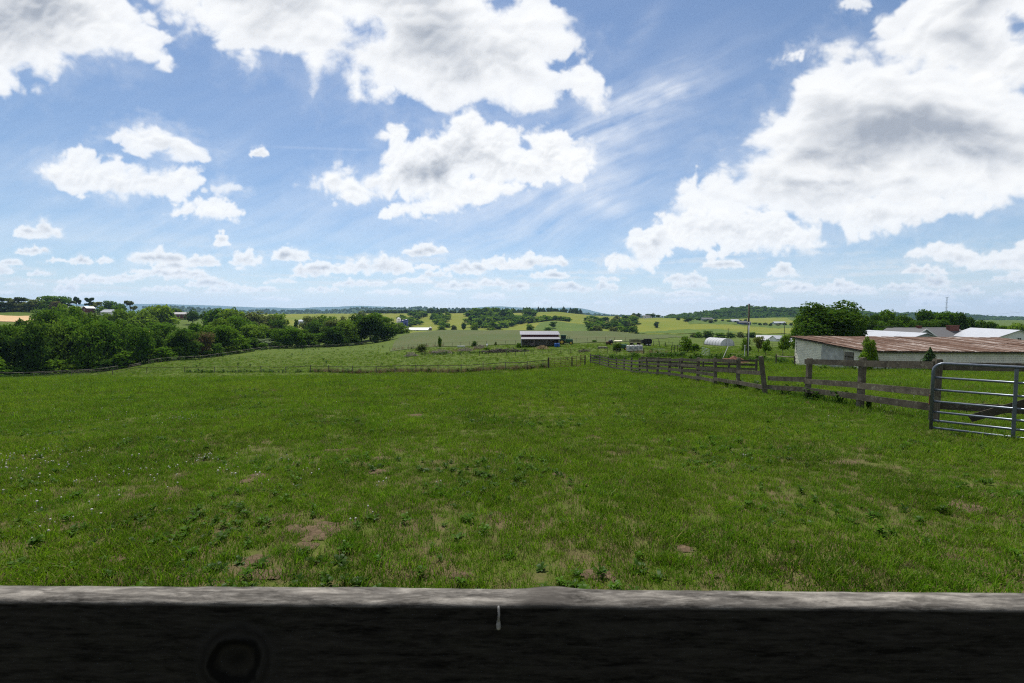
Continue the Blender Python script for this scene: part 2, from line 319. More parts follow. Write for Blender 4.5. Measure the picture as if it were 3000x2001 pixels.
class MB:
    def __init__(s): s.v = []; s.f = []
    def add(s, vs_, fs):
        b = len(s.v); s.v.extend(tuple(p) for p in vs_); s.f.extend(tuple(i + b for i in f) for f in fs)
    def box(s, c, size, rz=0, rx=0, ry=0):
        M = Matrix.Translation(c) @ Matrix.Rotation(rz, 4, 'Z') @ Matrix.Rotation(ry, 4, 'Y') @ Matrix.Rotation(rx, 4, 'X')
        h = [q / 2 for q in size]
        vs_ = [M @ Vector((x * h[0], y * h[1], z * h[2])) for x in (-1, 1) for y in (-1, 1) for z in (-1, 1)]
        s.add(vs_, [(0, 1, 3, 2), (4, 6, 7, 5), (0, 4, 5, 1), (2, 3, 7, 6), (0, 2, 6, 4), (1, 5, 7, 3)])
    def bar(s, p, q, w, h, up=(0, 0, 1)):
        """a board from p to q: w thick sideways, h high"""
        p = Vector(p); q = Vector(q); d = (q - p)
        side = d.cross(Vector(up))
        if side.length < 1e-6: side = Vector((1, 0, 0))
        side.normalize(); u = side.cross(d).normalized()
        a = side * w / 2; b = u * h / 2
        s.add([p - a - b, p + a - b, p + a + b, p - a + b, q - a - b, q + a - b, q + a + b, q - a + b],
              [(0, 1, 2, 3), (4, 7, 6, 5), (0, 4, 5, 1), (1, 5, 6, 2), (2, 6, 7, 3), (3, 7, 4, 0)])
    def tube(s, pts, r, n=8, r2=None, cap=True):
        pts = [Vector(p) for p in pts]; k = len(pts); b = len(s.v)
        prev = None
        for i, p in enumerate(pts):
            d = (pts[min(i + 1, k - 1)] - pts[max(i - 1, 0)]).normalized()
            if prev is None:
                ref = Vector((0, 0, 1)) if abs(d.z) < .9 else Vector((1, 0, 0))
                a = d.cross(ref).normalized()
            else: a = (prev - d * prev.dot(d)).normalized()
            prev = a; c = d.cross(a)
            rr = r if r2 is None else r + (r2 - r) * i / max(1, k - 1)
            for j in range(n):
                t = 2 * math.pi * j / n
                s.v.append(tuple(p + (a * math.cos(t) + c * math.sin(t)) * rr))
        for i in range(k - 1):
            for j in range(n):
                s.f.append((b + i * n + j, b + i * n + (j + 1) % n, b + (i + 1) * n + (j + 1) % n, b + (i + 1) * n + j))
        if cap:
            s.f.append(tuple(b + j for j in range(n))[::-1]); s.f.append(tuple(b + (k - 1) * n + j for j in range(n)))
    def lathe(s, prof, n=16, c=(0, 0, 0), axis='Z'):
        b = len(s.v); k = len(prof)
        for r, z in prof:
            for j in range(n):
                t = 2 * math.pi * j / n
                p = (r * math.cos(t), r * math.sin(t), z)
                if axis == 'X': p = (z, r * math.cos(t), r * math.sin(t))
                if axis == 'Y': p = (r * math.cos(t), z, r * math.sin(t))
                s.v.append((p[0] + c[0], p[1] + c[1], p[2] + c[2]))
        for i in range(k - 1):
            for j in range(n):
                s.f.append((b + i * n + j, b + i * n + (j + 1) % n, b + (i + 1) * n + (j + 1) % n, b + (i + 1) * n + j))
        s.f.append(tuple(b + j for j in range(n))[::-1]); s.f.append(tuple(b + (k - 1) * n + j for j in range(n)))
    def prism(s, prof, x0, x1):
        """profile in (y, z) swept along x"""
        n = len(prof)
        s.add([(x0, y, z) for y, z in prof] + [(x1, y, z) for y, z in prof],
              [tuple(range(n))[::-1], tuple(range(n, 2 * n))] + [(i, (i + 1) % n, n + (i + 1) % n, n + i) for i in range(n)])
    def mesh(s, name, m, smooth=False):
        me = bpy.data.meshes.new(name); me.from_pydata(s.v, [], s.f); me.materials.append(m)
        if smooth: me.polygons.foreach_set('use_smooth', [True] * len(me.polygons))
        me.update(); return me
    def obj(s, name, m, parent=None, smooth=False):
        return link(name, s.mesh(name, m, smooth), parent)
def link(name, me, parent=None, loc=None):
    o = bpy.data.objects.new(name, me); COL.objects.link(o)
    if parent is not None: o.parent = parent
    if loc is not None: o.location = loc
    return o
def tag(o, label=None, cat=None, group=None, kind=None):
    if label: o['label'] = label
    if cat: o['category'] = cat
    if group: o['group'] = group
    if kind: o['kind'] = kind
    return o
def thing(name, label, cat, loc=(0, 0, 0), rz=0, group=None):
    o = bpy.data.objects.new(name, None); COL.objects.link(o); o.empty_display_size = .2
    o.location = loc; o.rotation_euler = (0, 0, rz)
    return tag(o, label, cat, group)
def copy_tree(o, parent=None):
    c = o.copy(); COL.objects.link(c)
    if parent is not None: c.parent = parent
    for ch in o.children: copy_tree(ch, c)
    return c
def np_mesh(name, V, Fq, m, smooth=False):
    """vertices (n,3), faces (k,3|4) as arrays"""
    me = bpy.data.meshes.new(name); V = np.asarray(V, np.float32); Fq = np.asarray(Fq, np.int32)
    k, c = Fq.shape
    me.vertices.add(len(V)); me.vertices.foreach_set('co', V.ravel())
    me.loops.add(k * c); me.loops.foreach_set('vertex_index', Fq.ravel())
    me.polygons.add(k); me.polygons.foreach_set('loop_start', np.arange(0, k * c, c, dtype=np.int32))
    if smooth: me.polygons.foreach_set('use_smooth', np.ones(k, bool))
    me.materials.append(m); me.update(calc_edges=True); me.validate(); return me

# ================================================================ the lie of the land, measured along sight lines
def zrel(py, Y): return Y * math.tan(math.atan((1000.5 - py) / F_PX) - PITCH)
_P = lambda *a: [(d, zrel(p, d)) for d, p in a]
NEAR = lambda s: [(0.0, -1.45), (12, -1.45 - s * 12), (30, -1.45 - s * 30)]
COLS = [
    (-1200, NEAR(.118) + _P((75, 1135), (105, 1125), (150, 1100), (230, 1010), (350, 955), (430, 930), (560, 915), (800, 925))),
    (0, NEAR(.104) + _P((75, 1112), (97, 1106), (140, 1088), (220, 1010), (340, 942), (390, 924), (450, 906), (540, 903), (800, 915))),
    (250, NEAR(.102) + _P((80, 1105), (114, 1094), (160, 1066), (240, 1000), (350, 950), (420, 925), (480, 912), (560, 909), (800, 920))),
    (500, NEAR(.098) + _P((85, 1099), (128, 1058), (180, 1036), (300, 985), (430, 946), (520, 932), (600, 930), (900, 936))),
    (800, NEAR(.094) + _P((78, 1099), (110, 1068), (165, 1027), (250, 1000), (450, 966), (600, 952), (1000, 921), (1150, 921), (1500, 931))),
    (1000, NEAR(.091) + _P((72, 1098), (110, 1055), (195, 1016), (300, 992), (600, 966), (800, 946), (1050, 920), (1200, 920), (1500, 930))),
    (1300, NEAR(.088) + _P((68, 1094), (88, 1056), (115, 1026), (150, 1010), (230, 976), (270, 969), (340, 987), (600, 968), (800, 948), (1050, 919), (1200, 920), (1500, 930))),
    (1500, NEAR(.086) + _P((66, 1086), (88, 1048), (112, 1016), (140, 1005), (200, 982), (262, 968), (340, 988), (600, 972), (800, 952), (1050, 918), (1200, 919), (1500, 930))),
    (1620, NEAR(.086) + _P((62, 1082), (84, 1048), (112, 1014), (140, 1004), (200, 983), (262, 969), (340, 988), (560, 970), (720, 941), (860, 944), (1050, 914), (1200, 916), (1500, 930))),
    (1780, NEAR(.086) + _P((56, 1080), (80, 1042), (112, 1013), (145, 1000), (200, 985), (270, 972), (340, 988), (600, 966), (800, 950), (1050, 932), (1200, 927), (1500, 931))),
    (1920, NEAR(.086) + _P((45, 1089), (66, 1054), (90, 1028), (140, 1004), (200, 988), (280, 982), (340, 990), (560, 972), (700, 950), (850, 933), (950, 932), (1200, 937), (1600, 933))),
    (2100, NEAR(.086) + _P((45, 1086), (66, 1050), (90, 1030), (160, 1008), (220, 996), (320, 992), (520, 974), (700, 950), (900, 938), (1000, 938), (1300, 935), (1700, 933))),
    (2300, NEAR(.086) + _P((45, 1086), (66, 1058), (90, 1036), (160, 1008), (240, 994), (400, 985), (600, 970), (800, 955), (1000, 945), (1300, 930), (1700, 933))),
    (2600, NEAR(.085) + _P((45, 1086), (66, 1066), (100, 1040), (160, 1010), (300, 975), (600, 958), (1000, 950), (1500, 938))),
    (4200, NEAR(.080) + _P((45, 1080), (66, 1064), (100, 1040), (160, 1010), (300, 975), (600, 958), (1000, 950), (1500, 938))),
]
_DG = np.concatenate([np.linspace(0, 100, 201), np.geomspace(101, 14000, 420)])
def _hermite(d, z, q):
    d = np.array(d); z = np.array(z); h = np.diff(d); dl = np.diff(z) / h
    m = np.zeros(len(d)); m[0] = dl[0]; m[-1] = dl[-1]
    for i in range(1, len(d) - 1):
        m[i] = 0 if dl[i - 1] * dl[i] <= 0 else 2 * dl[i - 1] * dl[i] / (dl[i - 1] + dl[i])
    i = np.clip(np.searchsorted(d, q) - 1, 0, len(d) - 2); t = np.clip((q - d[i]) / h[i], 0, 1)
    return ((2 * t ** 3 - 3 * t ** 2 + 1) * z[i] + (t ** 3 - 2 * t ** 2 + t) * h[i] * m[i] + (-2 * t ** 3 + 3 * t ** 2) * z[i + 1] + (t ** 3 - t ** 2) * h[i] * m[i + 1])
_TAB = []
_CU = np.array([(c[0] - 1500) / F_PX for c in COLS])
for c in COLS:
    pts = list(c[1]) + [(2200, -14.0), (4000, -22.0), (14000, -40.0)]
    _TAB.append(_hermite([p[0] for p in pts], [p[1] for p in pts], _DG))
_TAB = np.array(_TAB)
def HH(x, y, rough=True):
    """height of the ground, arrays or numbers"""
    x = np.asarray(x, np.float64); y = np.asarray(y, np.float64)
    d = np.clip(y, 0, 13999); u = x / np.maximum(y, 14.0)
    di = np.interp(d, _DG, np.arange(len(_DG))); i0 = np.clip(di.astype(int), 0, len(_DG) - 2); fd = di - i0
    ci = np.interp(u, _CU, np.arange(len(_CU))); c0 = np.clip(ci.astype(int), 0, len(_CU) - 2); fc = ci - c0
    fc = fc * fc * (3 - 2 * fc)
    a = _TAB[c0, i0] * (1 - fd) + _TAB[c0, i0 + 1] * fd; b = _TAB[c0 + 1, i0] * (1 - fd) + _TAB[c0 + 1, i0 + 1] * fd
    z = a * (1 - fc) + b * fc + CAM_Z
    z = np.where(y < 0, CAM_Z - 1.45 - .086 * y, z)
    if rough:
        k = np.clip((y - 6) / 60, 0, 1) * np.clip(y / 120, .35, 4)
        z = z + k * (.16 * np.sin(x * .11 + y * .05 + 1) * np.sin(y * .083 - x * .03) + .05 * np.sin(x * .37 + 2) * np.sin(y * .31 + x * .1))
    return z
def h(x, y): return float(HH(x, y))
def gnd(px, Y):
    """point on the ground seen at column px of the photograph, Y metres ahead"""
    x = (px - 1500) / F_PX * Y
    for _ in range(3):
        z = h(x, Y) - CAM_Z
        x = (px - 1500) / F_PX * (Y * math.cos(PITCH) - z * math.sin(PITCH))
    return Vector((x, Y, h(x, Y)))
def atp(px, py, Y):
    z = zrel(py, Y); x = (px - 1500) / F_PX * (Y * math.cos(PITCH) - z * math.sin(PITCH))
    return Vector((x, Y, z + CAM_Z))
def near_ground(px, py):
    """first spot of the ground that the photograph shows at this pixel"""
    Y = 1.0
    while Y < 90:
        g = atp(px, py, Y)
        if g.z <= h(g.x, Y): return g
        Y += .05 + Y * .01
    return g

# ================================================================ materials
class NT:
    def __init__(s, name):
        s.m = bpy.data.materials.new(name); s.m.use_nodes = True
        s.t = s.m.node_tree; s.N = s.t.nodes; s.L = s.t.links; s.N.clear()
        s.out = s.N.new('ShaderNodeOutputMaterial')
    def n(s, t, **k):
        o = s.N.new('ShaderNode' + t)
        for a, v in k.items(): setattr(o, a, v)
        return o
    def l(s, a, b): s.L.new(a, b)
    def pos(s): 
        if not hasattr(s, '_p'): s._p = s.n('NewGeometry').outputs['Position']
        return s._p
    def objc(s):
        if not hasattr(s, '_o'): s._o = s.n('TexCoord').outputs['Object']
        return s._o
    def noise(s, vec, scale, detail=4, rough=.6, sx=None, dist=0):
        o = s.n('TexNoise'); o.inputs['Scale'].default_value = scale; o.inputs['Detail'].default_value = detail; o.inputs['Roughness'].default_value = rough; o.inputs['Distortion'].default_value = dist
        if sx:
            mp = s.n('Mapping'); mp.inputs['Scale'].default_value = sx; s.l(vec, mp.inputs[0]); vec = mp.outputs[0]
        s.l(vec, o.inputs['Vector']); return o.outputs[0]
    def ramp(s, f, stops, interp='LINEAR'):
        r = s.n('ValToRGB'); r.color_ramp.interpolation = interp; e = r.color_ramp.elements
        while len(e) < len(stops): e.new(.5)
        for q, (p, c) in zip(e, stops):
            q.position = p; q.color = (*c, 1) if len(c) == 3 else c
        s.l(f, r.inputs[0]); return r.outputs[0]
    def mix(s, f, a, b, mode='MIX'):
        o = s.n('Mix', data_type='RGBA', blend_type=mode)
        for v, i in ((f, 0), (a, 6), (b, 7)):
            if isinstance(v, (int, float)): o.inputs[i].default_value = v
            elif isinstance(v, (tuple, list)): o.inputs[i].default_value = (*v, 1)
            else: s.l(v, o.inputs[i])
        return o.outputs[2]
    def math(s, op, a, b=None, clamp=False):
        o = s.n('Math', operation=op, use_clamp=clamp)
        for v, i in ((a, 0), (b, 1)):
            if v is None: continue
            if isinstance(v, (int, float)): o.inputs[i].default_value = v
            else: s.l(v, o.inputs[i])
        return o.outputs[0]
    def bsdf(s, col, rough=.9, metal=0, spec=.3, bump=None, bstr=.3, bdist=.02):
        b = s.n('BsdfPrincipled')
        if isinstance(col, (tuple, list)): b.inputs['Base Color'].default_value = (*col, 1)
        else: s.l(col, b.inputs['Base Color'])
        if isinstance(rough, (int, float)): b.inputs['Roughness'].default_value = rough
        else: s.l(rough, b.inputs['Roughness'])
        b.inputs['Metallic'].default_value = metal; b.inputs['Specular IOR Level'].default_value = spec
        if bump is not None:
            bm = s.n('Bump'); bm.inputs['Strength'].default_value = bstr; bm.inputs['Distance'].default_value = bdist
            s.l(bump, bm.inputs['Height']); s.l(bm.outputs[0], b.inputs['Normal'])
        s.b = b; s.l(b.outputs[0], s.out.inputs[0]); return s.m

def m_plain(name, col, rough=.7, metal=0, var=.25, scale=6.0, spec=.3):
    """one material with stains: a mild darker and lighter mottling of its own colour"""
    s = NT(name); f = s.noise(s.objc(), scale, 5, .65)
    c = s.ramp(f, [(.25, tuple(q * (1 - var) for q in col)), (.75, tuple(min(1, q * (1 + var * .6)) for q in col))])
    return s.bsdf(c, rough, metal, spec)
def m_wood(name, dark, light, along='X', lichen=None, scale=1.0, bdist=.004):
    s = NT(name); st = {'X': (.06, 1, 1), 'Y': (1, .06, 1), 'Z': (1, 1, .06)}[along]
    g = s.noise(s.objc(), 42 * scale, 6, .7, sx=st); b = s.noise(s.objc(), 3.0, 5, .7)
    c = s.ramp(g, [(.3, dark), (.72, light)])
    c = s.mix(s.ramp(b, [(.42, (0, 0, 0)), (.75, (1, 1, 1))]), c, tuple(q * .55 for q in dark))
    if lichen:
        f = s.noise(s.objc(), 9, 6, .7)
        c = s.mix(s.ramp(f, [(.55, (0, 0, 0)), (.68, (.8, .8, .8))]), c, lichen)
    rnd = s.n('ObjectInfo').outputs['Random']
    c = s.mix(1.0, c, s.ramp(rnd, [(0, (.72, .72, .72)), (1, (1.2, 1.18, 1.15))]), 'MULTIPLY')
    return s.bsdf(c, .92, 0, .15, g, .5, bdist)
def m_leaf(name, col, col2, trans=.35):
    s = NT(name)
    rnd = s.n('ObjectInfo').outputs['Random']
    f = s.noise(s.pos(), .55, 3, .6); f2 = s.noise(s.pos(), 3.3, 2, .6)
    c = s.mix(s.ramp(f, [(.32, (0, 0, 0)), (.7, (1, 1, 1))]), col, col2)
    c = s.mix(s.ramp(f2, [(.3, (0, 0, 0)), (.8, (.55, .55, .55))]), c, tuple(q * 1.5 for q in col2))
    c = s.mix(1.0, c, s.ramp(rnd, [(0, (.72, .80, .75)), (.5, (1, 1, 1)), (1, (1.3, 1.18, 1.0))]), 'MULTIPLY')
    d = s.n('BsdfDiffuse'); s.l(c, d.inputs[0]); t = s.n('BsdfTranslucent'); s.l(s.mix(.5, c, (.12, .2, .02)), t.inputs[0])
    mx = s.n('MixShader'); mx.inputs[0].default_value = trans; s.l(d.outputs[0], mx.inputs[1]); s.l(t.outputs[0], mx.inputs[2])
    s.l(mx.outputs[0], s.out.inputs[0]); return s.m

M = {}
M['bark'] = m_plain('bark', (.085, .065, .05), .95, var=.5, scale=4)
M['leaf_mid'] = m_leaf('leaf_mid', (.033, .084, .007), (.068, .138, .011))
M['leaf_dark'] = m_leaf('leaf_dark', (.017, .044, .007), (.038, .080, .010))
M['leaf_light'] = m_leaf('leaf_light', (.066, .130, .012), (.120, .190, .020))
M['leaf_olive'] = m_leaf('leaf_olive', (.075, .095, .030), (.115, .130, .042))
M['leaf_brown'] = m_leaf('leaf_brown', (.050, .036, .026), (.085, .060, .036))
M['leaf_silver'] = m_leaf('leaf_silver', (.10, .135, .075), (.19, .22, .14))
M['leaf_pine'] = m_leaf('leaf_pine', (.026, .050, .020), (.045, .075, .028), .2)
M['weather_wood'] = m_wood('weather_wood', (.040, .035, .026), (.125, .112, .086), 'X', (.18, .18, .13))
M['post_wood'] = m_wood('post_wood', (.055, .048, .036), (.165, .150, .118), 'Z', (.19, .19, .135))
M['grey_wood'] = m_wood('grey_wood', (.13, .115, .098), (.26, .24, .21), 'X', None)
M['wire'] = m_plain('wire', (.16, .15, .14), .5, .6)
M['white_paint'] = m_plain('white_paint', (.62, .62, .61), .5, var=.12, scale=2)
M['white_metal'] = m_plain('white_metal', (.29, .305, .335), .42, .0, var=.12, scale=1.2, spec=.5)
M['galv'] = m_plain('galv', (.27, .29, .32), .42, .55, var=.3, scale=9)
M['gate_steel'] = m_plain('gate_steel', (.115, .135, .165), .38, .55, var=.35, scale=16, spec=.5)
M['black_metal'] = m_plain('black_metal', (.012, .012, .014), .45, var=.3)
M['rubber'] = m_plain('rubber', (.014, .014, .014), .9)
M['rust'] = m_plain('rust', (.135, .062, .038), .9, var=.5, scale=8)
M['brick'] = m_plain('brick', (.12, .045, .034), .9, var=.35, scale=9)
M['slate'] = m_plain('slate', (.085, .085, .09), .85, var=.3, scale=5)
M['grey_siding'] = m_plain('grey_siding', (.27, .30, .34), .7, var=.1)
M['glass'] = m_plain('glass', (.03, .04, .05), .12, spec=.6)
M['dark_red'] = m_plain('dark_red', (.105, .028, .032), .8, var=.4, scale=3)
M['dark_inside'] = m_plain('dark_inside', (.03, .027, .025), .95)
M['green_paint'] = m_plain('green_paint', (.012, .085, .035), .4, var=.25, spec=.5)
M['yellow_paint'] = m_plain('yellow_paint', (.55, .40, .06), .5, var=.2)
M['blue_plastic'] = m_plain('blue_plastic', (.012, .085, .30), .45, var=.2)
M['silo_blue'] = m_plain('silo_blue', (.018, .035, .13), .35, var=.3, spec=.5)
M['concrete'] = m_plain('concrete', (.46, .44, .41), .9, var=.15, scale=2)
M['red_soil'] = m_plain('red_soil', (.11, .046, .026), .97, var=.4, scale=6)
M['straw'] = m_plain('straw', (.30, .24, .14), .95, var=.3)
M['far_wood'] = m_wood('far_wood', (.052, .046, .036), (.145, .132, .106), 'X', None)
# ================================================================ ground
def m_ground():
    s = NT('pasture_ground'); p = s.pos()
    big = s.noise(p, .035, 4, .6); mid = s.noise(p, .45, 5, .65); fin = s.noise(p, 7, 6, .75); spk = s.noise(p, 38, 3, .7)
    c = s.mix(s.ramp(big, [(.3, (0, 0, 0)), (.7, (1, 1, 1))]), (.046, .074, .005), (.066, .094, .008))
    c = s.mix(s.ramp(mid, [(.35, (0, 0, 0)), (.7, (.8, .8, .8))]), c, (.034, .062, .004))
    c = s.mix(s.ramp(fin, [(.45, (0, 0, 0)), (.72, (.75, .75, .75))]), c, (.072, .096, .015))
    sp = s.n('SeparateXYZ'); s.l(p, sp.inputs[0]); mr = s.n('MapRange'); mr.inputs[1].default_value = 20; mr.inputs[2].default_value = 3; s.l(sp.outputs[1], mr.inputs[0])
    worn = s.math('MULTIPLY', s.ramp(s.noise(p, 1.7, 6, .7, dist=.4), [(.42, (.25, .25, .25)), (.58, (.92, .92, .92))]), mr.outputs[0])
    c = s.mix(worn, c, (.085, .064, .034))
    c = s.mix(1.0, c, s.ramp(spk, [(.2, (.62, .62, .62)), (.8, (1.3, 1.3, 1.3))]), 'MULTIPLY')
    return s.bsdf(c, .95, 0, .1, fin, .6, .05)
def m_field(name, a, b, c3, sc=.02, rows=None, fine=.8):
    s = NT(name); p = s.pos()
    f = s.noise(p, sc, 5, .6); g = s.noise(p, fine, 4, .7)
    c = s.mix(s.ramp(f, [(.35, (0, 0, 0)), (.68, (1, 1, 1))]), a, b)
    c = s.mix(s.ramp(g, [(.42, (0, 0, 0)), (.75, (.6, .6, .6))]), c, c3)
    if rows:
        mp = s.n('Mapping'); mp.inputs['Rotation'].default_value = (0, 0, rows[0]); s.l(p, mp.inputs[0])
        w = s.n('TexWave', wave_type='BANDS', bands_direction='X'); w.inputs['Scale'].default_value = rows[1]; w.inputs['Distortion'].default_value = rows[2]; w.inputs['Detail'].default_value = 2; w.inputs['Detail Scale'].default_value = .25
        s.l(mp.outputs[0], w.inputs[0])
        c = s.mix(s.ramp(w.outputs[0], [(.45, (0, 0, 0)), (.8, (rows[4],) * 3)]), c, rows[3])
    return s.bsdf(c, .95, 0, .1)
M['ground'] = m_ground()
M['hay'] = m_field('hay', (.090, .116, .009), (.140, .138, .015), (.058, .090, .007), .012)
M['meadow'] = m_field('meadow', (.050, .085, .012), (.066, .098, .015), (.040, .070, .010), .015)  # darker green: cloud shadow on the hay hills put into the colour
M['crop'] = m_field('crop', (.056, .062, .022), (.082, .070, .036), (.036, .056, .014), .03, (R_(62), .42, 1.0, (.040, .075, .014), .9), .25)
M['tan'] = m_field('tan', (.36, .25, .135), (.40, .28, .155), (.31, .21, .11), .03)
M['woods'] = m_field('woods', (.016, .040, .010), (.034, .066, .014), (.010, .026, .008), .03, None, .11)

def terrain():
    ys = np.concatenate([np.arange(-40, 30, .6), np.arange(30, 120, 1.2), np.arange(120, 420, 3.5), np.arange(420, 1400, 11), np.geomspace(1400, 13900, 40)])
    ts = np.linspace(-1, 1, 241); us = np.sign(ts) * (np.abs(ts) ** 1.25) * 2.0
    Y, U = np.meshgrid(ys, us, indexing='ij'); X = U * np.maximum(Y + 48, 8)
    Z = HH(X, Y); nr, nc = Y.shape
    V = np.stack([X, Y, Z], -1).reshape(-1, 3)
    i = np.arange(nr - 1)[:, None] * nc + np.arange(nc - 1)[None, :]
    Fq = np.stack([i, i + 1, i + nc + 1, i + nc], -1).reshape(-1, 4)
    o = link('ground', np_mesh('ground', V, Fq, M['ground'], True)); tag(o, 'rolling green pasture ground falling away from the fence board', kind='structure')
terrain()
def patch(name, rows, m, label, off=.12, n=60, k=50):
    """a field: (metres ahead, left column, right column) rows, laid over the land"""
    d = [r[0] for r in rows]; dd = np.linspace(d[0], d[-1], k)
    l = np.interp(dd, d, [r[1] for r in rows]); r = np.interp(dd, d, [q[2] for q in rows])
    t = np.linspace(0, 1, n); P = l[:, None] + (r - l)[:, None] * t[None]
    Y = np.repeat(dd[:, None], n, 1); X = (P - 1500) / F_PX * Y
    Z = HH(X, Y) + off
    V = np.stack([X, Y, Z], -1).reshape(-1, 3)
    i = np.arange(k - 1)[:, None] * n + np.arange(n - 1)[None, :]
    o = link(name, np_mesh(name, V, np.stack([i, i + 1, i + n + 1, i + n], -1).reshape(-1, 4), m, True))
    return tag(o, label, kind='structure')
patch('crop_field', [(131, 1142, 1800), (150, 1146, 1880), (200, 1158, 1960), (262, 1185, 2080), (300, 1240, 2110)], M['crop'], 'brown field with young crop rows behind the open shed')
patch('hay_field', [(470, 760, 2330), (700, 740, 2340), (1000, 720, 2330), (1240, 700, 2300)], M['hay'], 'sunlit yellow green hay hills beyond the crop field', .35, 160, 90)
patch('meadow', [(520, 1440, 1760), (600, 1560, 1740), (700, 1580, 1725)], M['meadow'], 'darker green strip of painted cloud shade under the round hay hill', .5)  # this and the next two: cloud shadows painted as darker sheets over the hay
patch('meadow', [(700, 2020, 2330), (780, 2010, 2330), (860, 2030, 2310)], M['meadow'], 'darker green strip of painted cloud shade on the right hay slope', .5)
patch('meadow', [(480, 1860, 2180), (540, 1900, 2150), (590, 1960, 2100)], M['meadow'], 'darker green strip of painted cloud shade at the foot of the right slope', .5)
patch('tan_field', [(335, -260, 108), (392, -260, 98)], M['tan'], 'bare tan field on the left hillside', .25)
patch('tan_field', [(318, 350, 470), (355, 355, 480)], M['tan'], 'small tan field glimpsed between the left trees', .25)
patch('tan_field', [(360, 740, 810), (395, 750, 815)], M['tan'], 'small tan field glimpsed left of the pale blue shed', .25)

def ridge(name, label, D, prof, base, depth, m, amp, step, bump=0):
    """a far hill: crest drawn from (column, row) sightings at D metres"""
    px = np.arange(prof[0][0], prof[-1][0], step); py = np.interp(px, [p[0] for p in prof], [p[1] for p in prof])
    k = np.ones(9) / 9; py = np.convolve(np.pad(py, 4, mode='edge'), k, 'valid')
    x = (px - 1500) / F_PX * D; zc = np.array([zrel(v, D) for v in py]) + CAM_Z
    prof_t = np.linspace(-1, 1, 2 * int(depth / (step / F_PX * D) / 1.5) + 7 if bump else 21)
    T, X = np.meshgrid(prof_t, x, indexing='ij'); Zc = np.repeat(zc[None], len(prof_t), 0)
    Yc = D + T * depth
    Z = base + (Zc - base) * (np.cos(T * math.pi) * .5 + .5) ** .8
    if amp: Z = Z + amp * fbm2(X / (depth * .35), Yc / (depth * .35), 4, 9) * (1 - np.abs(T))
    if bump: Z = Z + bump * (np.abs(perlin2(X / 7.5, Yc / 7.5, 4)) * 1.6 + np.abs(perlin2(X / 3.4, Yc / 3.4, 8)) * .7 + .5 * perlin2(X / 40, Yc / 40, 3)) * np.clip(3 - 3 * np.abs(T), 0, 1)
    X = X * (Yc / D)
    V = np.stack([X, Yc, Z], -1).reshape(-1, 3); nc = len(x)
    i = np.arange(len(prof_t) - 1)[:, None] * nc + np.arange(nc - 1)[None, :]
    o = link(name, np_mesh(name, V, np.stack([i, i + 1, i + nc + 1, i + nc], -1).reshape(-1, 4), m, not bump)); tag(o, label, kind='structure')
ridge('mountain_ridge', 'long blue mountain ridge on the horizon', 12500, [(-900, 897), (300, 890), (486, 890.5), (560, 893), (650, 896), (720, 900), (800, 901), (870, 904), (930, 900), (1000, 898), (1058, 895.5), (1130, 898), (1200, 903), (1300, 905), (1370, 903), (1440, 897), (1490, 898), (1520, 901), (1600, 902), (1670, 901), (1710, 903), (1745, 914), (1780, 921), (1850, 925), (1900, 927), (2100, 929), (2600, 931), (3900, 932)], -50, 1300, M['woods'], 12, 6)
ridge('wooded_ridge', 'dark wooded ridge below the blue mountains', 3800, [(420, 903), (497, 900), (552, 904), (640, 908), (716, 914), (775, 910), (833, 914), (950, 912), (999, 911), (1063, 903.5), (1101, 908), (1171, 906), (1222, 903), (1311, 908), (1350, 906), (1420, 912), (1600, 918), (1900, 931), (2000, 934)], -30, 500, M['woods'], 6, 2.5, 6)
ridge('wooded_hill', 'green wooded hill right of the utility pole', 1500, [(1960, 938), (2027, 931), (2083, 925), (2121, 917.5), (2168, 911), (2200, 913), (2249, 914), (2345, 917), (2480, 921), (2560, 930)], -16, 190, M['woods'], 3, 2.0, 6)
ridge('wooded_ridge', 'blue green wooded ridge behind the farm houses on the right', 2600, [(2380, 924), (2526, 922), (2600, 924), (2817, 926), (2881, 933), (2931, 937), (3000, 937), (3400, 940)], -20, 350, M['woods'], 5, 2.5, 6)

# ================================================================ air
def haze():
    b = MB(); b.box((0, 5500, 235), (60000, 18000, 620))
    s = NT('haze'); v = s.n('VolumePrincipled'); v.inputs['Color'].default_value = (.42, .66, 1, 1); v.inputs['Density'].default_value = 5.0e-5; v.inputs['Anisotropy'].default_value = .35
    s.l(v.outputs[0], s.out.inputs['Volume'])
    o = b.obj('haze', s.m); tag(o, 'thin pale summer haze over the whole valley', kind='stuff')
haze()
